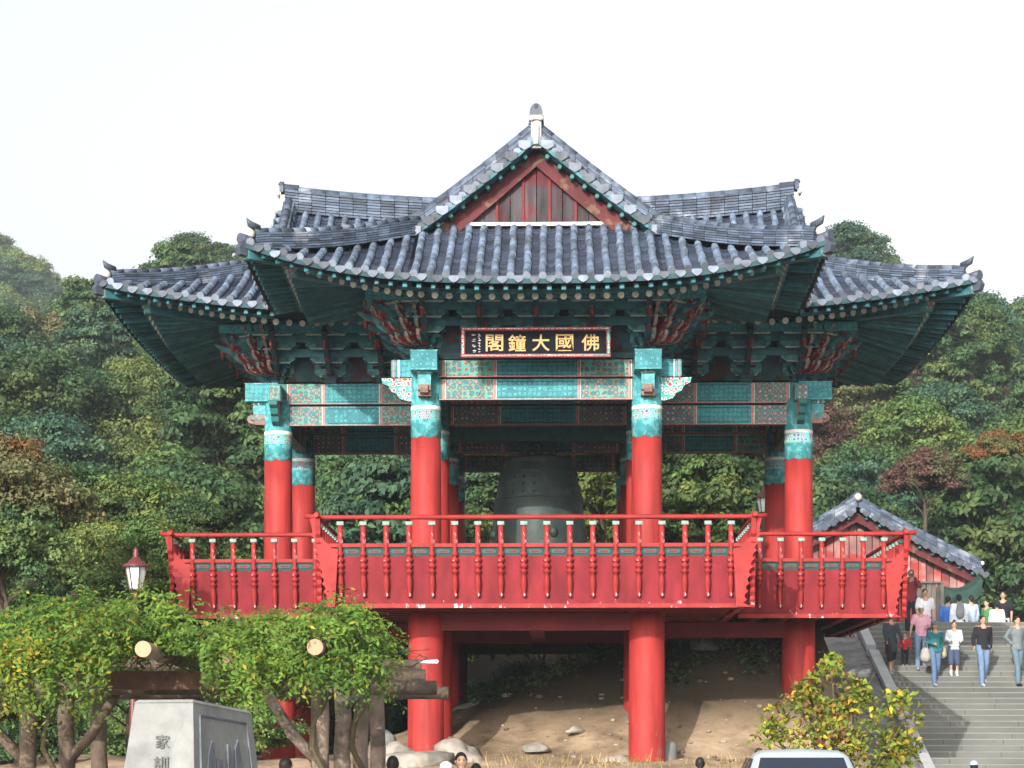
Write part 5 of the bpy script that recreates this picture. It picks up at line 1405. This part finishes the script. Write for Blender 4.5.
for sg in (-1, 1):
    for (ya, yb, yc, yd) in ((-.45, .45, .42, .02), (.53, 1.35, 1.25, .50), (1.43, 1.85, 1.65, 1.33)):
        pane('side_window', [(sg * .80, ya, .99), (sg * .80, yb, .99), (sg * .635, yc, H - .12), (sg * .635, yd, H - .12)], .02)
    mb = MB(); mb.box((sg * .60, -2.0, .60), (.26, .10, .14), 0); mb.build('headlight', [M['lens']], CR)
    mb = MB(); mb.sphere((sg * .92, -.55, 1.0), (.10, .07, .08), 0, 10, 6); mb.bar((sg * .80, -.52, .96), (sg * .88, -.54, .98), .05, .04, 0); mb.build('mirror', [M['carpaint']], CR)
    mb = MB(); mb.tube([(sg * .50, .35, H + .005), (sg * .54, .4, H + .012), (sg * .53, 1.1, H - .003), (sg * .52, 1.6, H - .06)], .014, 6, 0); mb.build('roof_rail', [M['trim']], CR)
    for y in (-1.35, 1.35):
        wl = empty('wheel', (sg * .74, y, .31), 0, CR)
        mb = MB(); mb.lathe([(.2, -.09), (.29, -.10), (.31, -.06), (.31, .06), (.29, .10), (.2, .09)], (0, 0, 0), 20); o = mb.build('tyre', [M['rubber']], wl); o.rotation_euler = (0, PI / 2, 0)
        mb = MB(); mb.lathe([(.2, -.07), (.19, .085), (.06, .095), (.02, .10)], (0, 0, 0), 14); o = mb.build('rim', [M['rim']], wl); o.rotation_euler = (0, sg * PI / 2, 0)
mb = MB()
for x in (-.3, .25): mb.bar((x, -.70, 1.02), (x + .45, -.55, 1.10), .012, .012, 0)
mb.build('wiper', [M['trim']], CR)
mb = MB(); mb.box((0, -2.06, .62), (.8, .05, .12), 0); mb.box((0, -2.06, .42), (1.3, .06, .14), 0); mb.build('grille', [M['trim']], CR)
# ------------------------------------------------------------------ people
def pmat(name, c, rough=.85): return mat(name, c, rough, .12, 7, .15, 25)
SK = mat('skin', (.42, .25, .17), .6, .05, 8); HR = mat('hair', (.012, .010, .010), .6, .1, 20); EY = mat('eye', (.01, .01, .01), .3, .05, 5); LIP = mat('lip', (.30, .12, .10), .6, .05, 5)
_pm = {}
def cloth(c):
    c = tuple(c)
    if c not in _pm: _pm[c] = pmat('cloth', c)
    return _pm[c]
def remesh(mb, vox):
    me = mb.mesh('tmp', [SK]); o = bpy.data.objects.new('tmp', me); COL.objects.link(o)
    r = o.modifiers.new('r', 'REMESH'); r.mode = 'VOXEL'; r.voxel_size = vox; r.use_smooth_shade = True
    s_ = o.modifiers.new('s', 'SMOOTH'); s_.iterations = 2; s_.factor = .5
    dg = bpy.context.evaluated_depsgraph_get(); out = bpy.data.meshes.new_from_object(o.evaluated_get(dg)); bpy.data.objects.remove(o)
    out.polygons.foreach_set('use_smooth', [True] * len(out.polygons)); return out
def hem(me, z):
    import bmesh
    b = bmesh.new(); b.from_mesh(me); bmesh.ops.bisect_plane(b, geom=b.verts[:] + b.edges[:] + b.faces[:], plane_co=(0, 0, z), plane_no=(0, .12, 1), clear_inner=True); b.to_mesh(me); b.free(); return me
def capsule(mb, pts, rad, sx=1, sy=1, n=12):
    mb.tube(pts, rad, n, 0, sx=sx, sy=sy)
    for p, r in zip(pts, rad): mb.sphere(tuple(p), (r * sx if sx < 1 else r, r * sy if sy < 1 else r, r), 0, 10, 7)
def addobj(name, me, mt, parent):
    me.materials.clear(); 
    for m_ in (mt if isinstance(mt, (list, tuple)) else [mt]): me.materials.append(m_)
    o = bpy.data.objects.new(name, me); COL.objects.link(o); o.parent = parent; return o
def person(X, Y, z, H, rot, label, top, legs_, shoes=(.03, .03, .03), hair='short', stride=.12, arms='down', sleeve='long', cap=None, trouser='long', coat=False, lean=0, group=None, drop=0.0, turn=0, socks=None, holdmat=None):
    k = H / 1.75
    root = empty('person', (X, Y, z), rot); tag(root, label, 'person', group)
    V = lambda x, y, zz: Vector((x * k, y * k, zz * k))
    ln = math.tan(R(lean))
    hipz, shz = .92, 1.43
    hip = [V(-.095, 0, hipz), V(.095, 0, hipz)]
    foot = [V(-.10, -stride, .08 - drop), V(.10, stride, .08)]
    knee = [V(-.105, -stride * .62 - .05, .50 - drop * .6), V(.105, stride * .35 - .04, .49)]
    L = lambda zz: -ln * (zz - hipz)
    sh = [V(-.185, L(shz), shz), V(.185, L(shz), shz)]
    sw = stride * .9
    A = {}
    for i, sg in ((0, -1), (1, 1)):
        a = arms if isinstance(arms, str) else arms[i]
        if a == 'down': el, wr = V(sg * .235, L(1.2) + sg * sw * .35 + .02, 1.14), V(sg * .245, L(1.) + sg * sw * .9 - .07, .90)
        elif a == 'hold': el, wr = V(sg * .24, L(1.2) + .02, 1.14), V(sg * .14, -.26, 1.08)
        elif a == 'face': el, wr = V(sg * .24, -.16, 1.26), V(sg * .08, -.24, 1.50)
        elif a == 'hip': el, wr = V(sg * .33, .05, 1.18), V(sg * .20, -.06, 1.0)
        elif a == 'side': el, wr = V(sg * .27, -.02, 1.16), V(sg * .30, -.16, .94)
        A[i] = (sh[i], el, wr)
    hc = V(0, L(1.63) - .01, 1.625)
    # body: one continuous surface
    mb = MB()
    capsule(mb, [V(0, 0, .90), V(0, L(1.05), 1.08), V(0, L(1.3), 1.28), V(0, L(1.42), 1.42)], [.115 * k, .11 * k, .13 * k, .10 * k], n=12)
    for sg in (-1, 1): capsule(mb, [V(sg * .06, 0, .92), V(sg * .05, L(1.1), 1.1), V(sg * .075, L(1.3), 1.30), V(sg * .12, L(1.42), 1.42)], [.10 * k, .085 * k, .095 * k, .06 * k])
    capsule(mb, [V(0, L(1.44), 1.42), V(0, L(1.55) - .005, 1.54)], [.058 * k, .05 * k])
    mb.sphere(tuple(hc), (.074 * k, .092 * k, .112 * k), 0, 14, 10)
    mb.sphere(tuple(hc + V(0, -.035, -.05)), (.055 * k, .055 * k, .06 * k), 0, 10, 8)       # jaw
    capsule(mb, [hc + V(0, -.085, .012), hc + V(0, -.108, -.022)], [.011 * k, .016 * k])     # nose
    for sg in (-1, 1): mb.sphere(tuple(hc + V(sg * .076, .005, -.005)), (.012 * k, .02 * k, .03 * k), 0, 8, 6)
    for i in (0, 1):
        capsule(mb, [hip[i], knee[i], foot[i]], [.085 * k, .055 * k, .038 * k]); capsule(mb, [foot[i] + V(0, .03, -.03), foot[i] + V(0, -.13, -.045)], [.035 * k, .03 * k])
        s_, e_, w_ = A[i]; capsule(mb, [s_, e_, w_], [.052 * k, .040 * k, .027 * k])
        d = (w_ - e_).normalized(); capsule(mb, [w_, w_ + d * .075 * k], [.027 * k, .034 * k], sx=.55 if abs(d.z) > .7 else 1)
    me = remesh(mb, .017 * k)
    body = addobj('body', me, SK, root)
    # fingers, rooted in the palm
    mb = MB()
    for i, sg in ((0, -1), (1, 1)):
        s_, e_, w_ = A[i]; d = (w_ - e_).normalized(); fw = Vector((0, -1, 0)) if abs(d.y) < .8 else Vector((0, 0, 1)); fw = (fw - d * fw.dot(d)).normalized(); pn = d.cross(fw)
        pb = w_ + d * .085 * k
        for q, (o_, Lf) in enumerate(((-.027, .060), (-.009, .072), (.009, .068), (.026, .052))):
            b_ = pb + fw * o_ * k * -1; m_ = b_ + d * Lf * .5 * k - pn * sg * .004 * k; t_ = b_ + d * Lf * .92 * k - pn * sg * .022 * k
            mb.tube([b_ - d * .02 * k, m_, t_], [.0095 * k, .0088 * k, .006 * k], 6, 0)
        b_ = w_ + d * .03 * k + fw * .025 * k; mb.tube([b_, b_ + (d * .5 + fw * .6) * .045 * k, b_ + (d * .9 + fw * .55) * .065 * k], [.011 * k, .010 * k, .007 * k], 6, 0)
    bm_ = mb.mesh('f', [SK])
    import bmesh
    b1 = bmesh.new(); b1.from_mesh(me); b1.from_mesh(bm_); b1.to_mesh(me); b1.free(); me.update()
    # face
    mb = MB()
    for sg in (-1, 1): mb.sphere(tuple(hc + V(sg * .030, -.084, .012)), (.012 * k, .006 * k, .006 * k), 0, 8, 5); mb.bar(hc + V(sg * .016, -.093, .032), hc + V(sg * .046, -.082, .034), .006 * k, .006 * k, 0)
    mb.build('eyes', [EY], body)
    mb = MB(); mb.sphere(tuple(hc + V(0, -.088, -.052)), (.024 * k, .006 * k, .006 * k), 0, 8, 5); mb.build('mouth', [LIP], body)
    # top garment
    mb = MB(); g = .016
    bot = .52 if coat else .80
    capsule(mb, [V(0, 0, bot), V(0, L(1.05), 1.08), V(0, L(1.3), 1.28), V(0, L(1.40), 1.405)], [(.135 + g) * k, (.125 + g) * k, (.135 + g) * k, (.085 + g) * k])
    for sg in (-1, 1): capsule(mb, [V(sg * .07, 0, bot), V(sg * .055, L(1.1), 1.1), V(sg * .085, L(1.3), 1.30), V(sg * .105, L(1.41), 1.405)], [(.11 + g) * k, (.09 + g) * k, (.10 + g) * k, (.055 + g) * k])
    for i in (0, 1):
        s_, e_, w_ = A[i]
        if sleeve == 'long': capsule(mb, [s_ - V(0, 0, .02), e_, w_ - (w_ - e_) * .06], [(.050 + g) * k, (.046 + g) * k, (.032 + g) * k])
        else: capsule(mb, [s_, s_.lerp(e_, .72)], [(.058 + g) * k, (.052 + g) * k])
    addobj('coat' if coat else 'shirt', hem(remesh(mb, .02 * k), (.56 if coat else .835) * k), cloth(top), root)
    mb = MB()
    capsule(mb, [V(-.06, 0, .93), V(.06, 0, .93)], [.125 * k, .125 * k])
    for i in (0, 1):
        if trouser == 'long': capsule(mb, [hip[i], knee[i], foot[i] + V(0, .01, .02)], [(.088 + g) * k, (.062 + g) * k, (.052 + g) * k])
        else: capsule(mb, [hip[i], knee[i].lerp(foot[i], .18 if trouser == 'knee' else -.05)], [(.088 + g) * k, (.075 + g) * k])
    addobj('trousers', remesh(mb, .02 * k), cloth(legs_), root)
    for i in (0, 1):
        mb = MB(); f = foot[i]; capsule(mb, [f + V(0, .035, -.035), f + V(0, -.06, -.04), f + V(0, -.145, -.05)], [.046 * k, .045 * k, .036 * k]); 
        if socks: mb.tube([f + V(0, .02, -.02), f.lerp(knee[i], .30) + V(0, .0, 0)], [.05 * k, .05 * k], 9, 0)
        addobj('shoe', remesh(mb, .014 * k), cloth(shoes), root)
    # hair
    mb = MB()
    mb.sphere(tuple(hc + V(0, .018, .030)), (.083 * k, .095 * k, .098 * k), 0, 14, 10)
    for sg in (-1, 1): capsule(mb, [hc + V(sg * .062, .03, .02), hc + V(sg * .06, .04, -.03 if hair == 'short' else -.12)], [.03 * k, .024 * k])
    if hair != 'short': capsule(mb, [hc + V(0, .07, 0), hc + V(0, .085, -.17)], [.07 * k, .055 * k]); 
    else: capsule(mb, [hc + V(0, .05, 0), hc + V(0, .055, -.06)], [.055 * k, .045 * k])
    addobj('hair', remesh(mb, .014 * k), HR, root)
    if cap is not None:
        mb = MB(); mb.sphere(tuple(hc + V(0, .01, .062)), (.092 * k, .104 * k, .075 * k), 0, 14, 8)
        mb.prism([(-.07 * k, 0), (.07 * k, 0), (.06 * k, .07 * k), (0, .10 * k), (-.06 * k, .07 * k)], hc + V(0, -.075, .058), (1, 0, 0), (0, -1, -.18), .01 * k, 0)
        mb.build('cap', [cloth(cap)], root)
    return root, A, k, V
def sstep(px, pyfoot):
    Y = Y0S * RISE / TREAD / (RISE / TREAD - (745 - pyfoot) / F)
    i = round((Y - Y0S) * RISE / TREAD / RISE); Y = Y0S + (i - 1) * TREAD + .21; z = i * RISE
    return (px - 512) * Y / F, Y, z
def mini(root, mbf, mt, label, cat, name):
    pass
JEANS = (.09, .15, .26); 
x, y, z = sstep(983, 684); person(x, y, z, 1.78, R(6), 'man in a black sweater and jeans walking down the middle of the stairs', (.012, .013, .018), (.12, .19, .30), shoes=(.35, .38, .42), stride=.24, arms=('side', 'down'), drop=.14)
x, y, z = sstep(954, 677); person(x, y, z, 1.50, R(-4), 'girl in a white hoodie, dark knee shorts and white socks on the stairs', (.62, .68, .72), (.05, .07, .13), shoes=(.62, .62, .62), stride=.07, arms='hold', trouser='knee', socks=True)
x, y, z = sstep(935, 680); r_, A, k, V = person(x, y, z, 1.62, R(10), 'woman in a teal top, grey headscarf and jeans carrying a pale bag', (.02, .13, .14), JEANS, shoes=(.25, .30, .36), stride=.22, arms=('hold', 'down'), drop=.14, cap=(.10, .14, .20), hair='long', sleeve='long')
x2, y2, z2 = x, y, z
x, y, z = sstep(921, 664); person(x, y, z, 1.66, R(-8), 'woman in a pink shirt and white cap walking down the left of the stairs', (.62, .33, .42), (.16, .24, .36), shoes=(.3, .3, .3), stride=.2, drop=.13, arms=('side', 'hold'), lean=3, cap=(.75, .75, .74), sleeve='short')
x, y, z = sstep(891, 672); person(x, y, z, 1.58, R(14), 'woman in a long dark grey coat on the stairs next to the kerb', (.035, .045, .055), (.015, .015, .02), shoes=(.4, .38, .36), stride=.20, drop=.12, arms=('down', 'side'), hair='long', coat=True, trouser='knee')
x, y, z = sstep(905, 666); person(x, y, z, .92, R(-10), 'small child in a red jacket holding on beside the woman in the coat', (.42, .02, .03), (.02, .025, .035), shoes=(.3, .3, .3), stride=.06, arms='side')
x, y, z = sstep(1017, 681); person(x, y, z, 1.76, R(20), 'man in a grey jacket and grey-blue trousers cut by the right edge of the stairs', (.12, .15, .16), (.10, .15, .19), shoes=(.02, .02, .02), stride=.22, arms=('hip', 'down'), drop=.13)
x, y, z = sstep(925, 650); person(x, y, z, 1.74, R(5), 'man in a white shirt behind the woman in the white cap', (.66, .66, .72), (.06, .08, .12), stride=.08, arms='down', sleeve='short')
x, y, z = sstep(911, 632); r_, A, k, V = person(x, y, z, 1.78, R(-6), 'man in a maroon shirt holding a camera to his face at the stair top', (.17, .025, .03), (.02, .022, .035), stride=.06, arms='face')
ctr = (A[0][2] + A[1][2]) / 2 + Vector((0, -.05, .07))
mb = MB(); w0 = r_.matrix_basis @ ctr
mb.box((0, 0, 0), (.13, .05, .08), 0); mb.tube([(0, -.02, 0), (0, -.08, 0)], [.03, .034], 12, 0); mb.tube([(.04, 0, .04), (.04, 0, .055)], .01, 8, 0)
tag(mb.build('camera_body', [M['trim']], None, w0, R(-6)), 'small black camera held up by the man in the maroon shirt', 'camera')
def bag(name, loc, s, c, label):
    mb = MB(); 
    capsule(mb, [Vector((0, 0, -.5 * s)), Vector((0, 0, -.15 * s))], [.36 * s, .28 * s]); me = remesh(mb, .03 * s)
    root = empty(name, loc); tag(root, label, 'bag'); addobj('bag_body', me, cloth(c), root)
    mb = MB(); mb.tube([(-.16 * s, 0, .05 * s), (-.1 * s, 0, .4 * s), (0, 0, .52 * s), (.1 * s, 0, .4 * s), (.16 * s, 0, .05 * s)], .018 * s, 6, 0); mb.build('bag_handle', [cloth(c)], root)
bag('hand_bag', (x2 - .30, y2 - .20, z2 + .86), .42, (.32, .31, .28), 'pale cloth bag carried by the woman in the teal top')
x, y, z = sstep(954, 677); bag('hand_bag', (x - .34, y - .1, z + .78), .36, (.36, .33, .22), 'cream handbag held beside the girl in the white hoodie')
# people on the terrace above
def top(px, pyhead, Y, rot, label, topc, legc, **kw):
    H = kw.pop('H', 1.7); X = (px - 512) * Y / F
    person(X, Y, TERZ, H, rot, label, topc, legc, **kw)
top(948, 597, 65.0, R(150), 'person in a bright blue shirt, leftmost of the group beyond the stair top', (.05, .16, .50), (.05, .06, .08), stride=.03)
top(959, 595, 64.4, R(175), 'person in a white shirt with a grey pack on the back', (.68, .72, .78), (.02, .025, .03), stride=.03)
top(971, 598, 65.0, R(200), 'person in a pale blue shirt right of the one with the grey pack', (.38, .46, .60), (.16, .15, .2), stride=.05, H=1.72)
top(987, 600, 65.2, R(-60), 'long-haired woman in a green top on the terrace', (.06, .20, .07), (.04, .05, .06), stride=.03, hair='long', H=1.6)
top(997, 606, 64.6, R(170), 'person in a white top seen from behind beside the man in the black T-shirt', (.72, .74, .78), (.10, .16, .24), stride=.03, H=1.5)
top(1003, 590, 65.0, R(-20), 'man in a black T-shirt, tallest of the group on the terrace', (.012, .014, .02), (.45, .46, .46), stride=.03, sleeve='short', H=1.84)
top(1013, 622, 66.2, R(30), 'child in a lilac top on the terrace at the right edge', (.35, .16, .30), (.1, .1, .1), stride=.02, H=.95)
px_, Yp = 959, 64.4
mb = MB(); capsule(mb, [Vector((0, 0, -.14)), Vector((0, 0, .14))], [.13, .11], sy=.6)
tag(addobj('backpack', remesh(mb, .02), cloth((.20, .21, .23)), None), 'grey backpack worn by the person in white at the top of the stairs', 'backpack'); bpy.data.objects['backpack'].location = ((px_ - 512) * Yp / F, Yp - .19, TERZ + 1.22)
# passers-by close to the camera: only the tops of their heads reach the frame
def near(px, pytop, Y, rot, label, topc, legc, **kw):
    X = (px - 512) * Y / F; H = 1.6 + (745 - pytop) * Y / F; hH = H / 1.0
    person(X, Y, -1.6, hH, rot, label, topc, legc, **kw)
near(461, 752, 24.5, R(5), 'bareheaded person facing the camera at the bottom edge, by the first column', (.2, .2, .25), (.05, .06, .1))
near(446, 762, 24.2, R(160), 'person in a white cap at the bottom edge beside the bareheaded one', (.5, .5, .5), (.05, .06, .1), cap=(.70, .72, .76))
near(393, 755.5, 24.8, R(170), 'dark-haired person seen from behind at the bottom edge, below the pergola logs', (.1, .1, .12), (.05, .05, .06))
near(286, 757, 23.0, R(150), 'dark-haired person at the bottom edge between the stone monument and the log posts', (.12, .05, .05), (.05, .05, .06))
near(476, 763, 25.5, R(190), 'dark hair just reaching the bottom edge right of the bareheaded person', (.1, .1, .12), (.05, .05, .06))
near(700, 757, 31.0, R(180), 'dark-haired person alone at the bottom edge, right of the second column', (.1, .1, .12), (.05, .05, .06))
near(974, 761, 36.0, R(175), 'person in a light blue cap at the bottom of the stairs', (.3, .4, .5), (.05, .06, .1), cap=(.32, .42, .60))
# ------------------------------------------------------------------ camera, light, sky
cd = bpy.data.cameras.new('camera'); cam = bpy.data.objects.new('camera', cd); COL.objects.link(cam)
cam.location = (0, 0, 0); cam.rotation_euler = (PI / 2, 0, 0)
cd.sensor_width = 36; cd.lens = F / 1024 * 36; cd.shift_y = (745 - 384) / 1024; cd.clip_end = 3000; cd.clip_start = .1
scene.camera = cam
SUN_EL, SUN_AZ = 18.0, -18.0     # azimuth measured from straight behind the camera, negative = to the left
w = bpy.data.worlds.new('World'); scene.world = w; w.use_nodes = True
nt = w.node_tree; sky = nt.nodes.new('ShaderNodeTexSky'); sky.sky_type = 'NISHITA'; sky.sun_disc = False
sky.sun_elevation = R(SUN_EL); sky.air_density = 1.3; sky.dust_density = 5.0; sky.ozone_density = 1.0
# direction towards the sun: behind the camera (-Y), turned to -X
dirx, diry = math.sin(R(SUN_AZ)), -math.cos(R(SUN_AZ))
sky.sun_rotation = math.atan2(dirx, diry)
bg = nt.nodes['Background']; bg.inputs['Strength'].default_value = .15
hz = nt.nodes.new('ShaderNodeHueSaturation'); hz.inputs['Saturation'].default_value = .2
nt.links.new(sky.outputs['Color'], hz.inputs['Color']); nt.links.new(hz.outputs['Color'], bg.inputs['Color'])
sl = bpy.data.lights.new('sun', 'SUN'); sl.energy = 2.7; sl.angle = R(.5); sl.color = (1, .94, .86)
so = bpy.data.objects.new('sun', sl); COL.objects.link(so)
sd_ = Vector((dirx * math.cos(R(SUN_EL)), diry * math.cos(R(SUN_EL)), math.sin(R(SUN_EL))))
so.rotation_euler = sd_.to_track_quat('Z', 'Y').to_euler()
scene.view_settings.view_transform = 'Standard'; scene.view_settings.look = 'None'; scene.view_settings.gamma = 1
scene.view_settings.exposure = 1.05
scene.view_settings.use_curve_mapping = False

# hazy air round the camera and the whole scene
mb = MB(); mb.box((0, 380, 60), (860, 860, 130), 0)
hm = bpy.data.materials.new('hazy_air'); hm.use_nodes = True; hn = hm.node_tree
for n_ in list(hn.nodes):
    if n_.type == 'BSDF_PRINCIPLED': hn.nodes.remove(n_)
pv = hn.nodes.new('ShaderNodeVolumePrincipled'); pv.inputs['Color'].default_value = (.82, .90, 1, 1); pv.inputs['Density'].default_value = .0004; pv.inputs['Anisotropy'].default_value = .2
hn.links.new(pv.outputs[0], [n_ for n_ in hn.nodes if n_.type == 'OUTPUT_MATERIAL'][0].inputs['Volume'])
hzo = mb.build('haze', [hm]); tag(hzo, kind='stuff')
scene.cycles.volume_bounces = 0
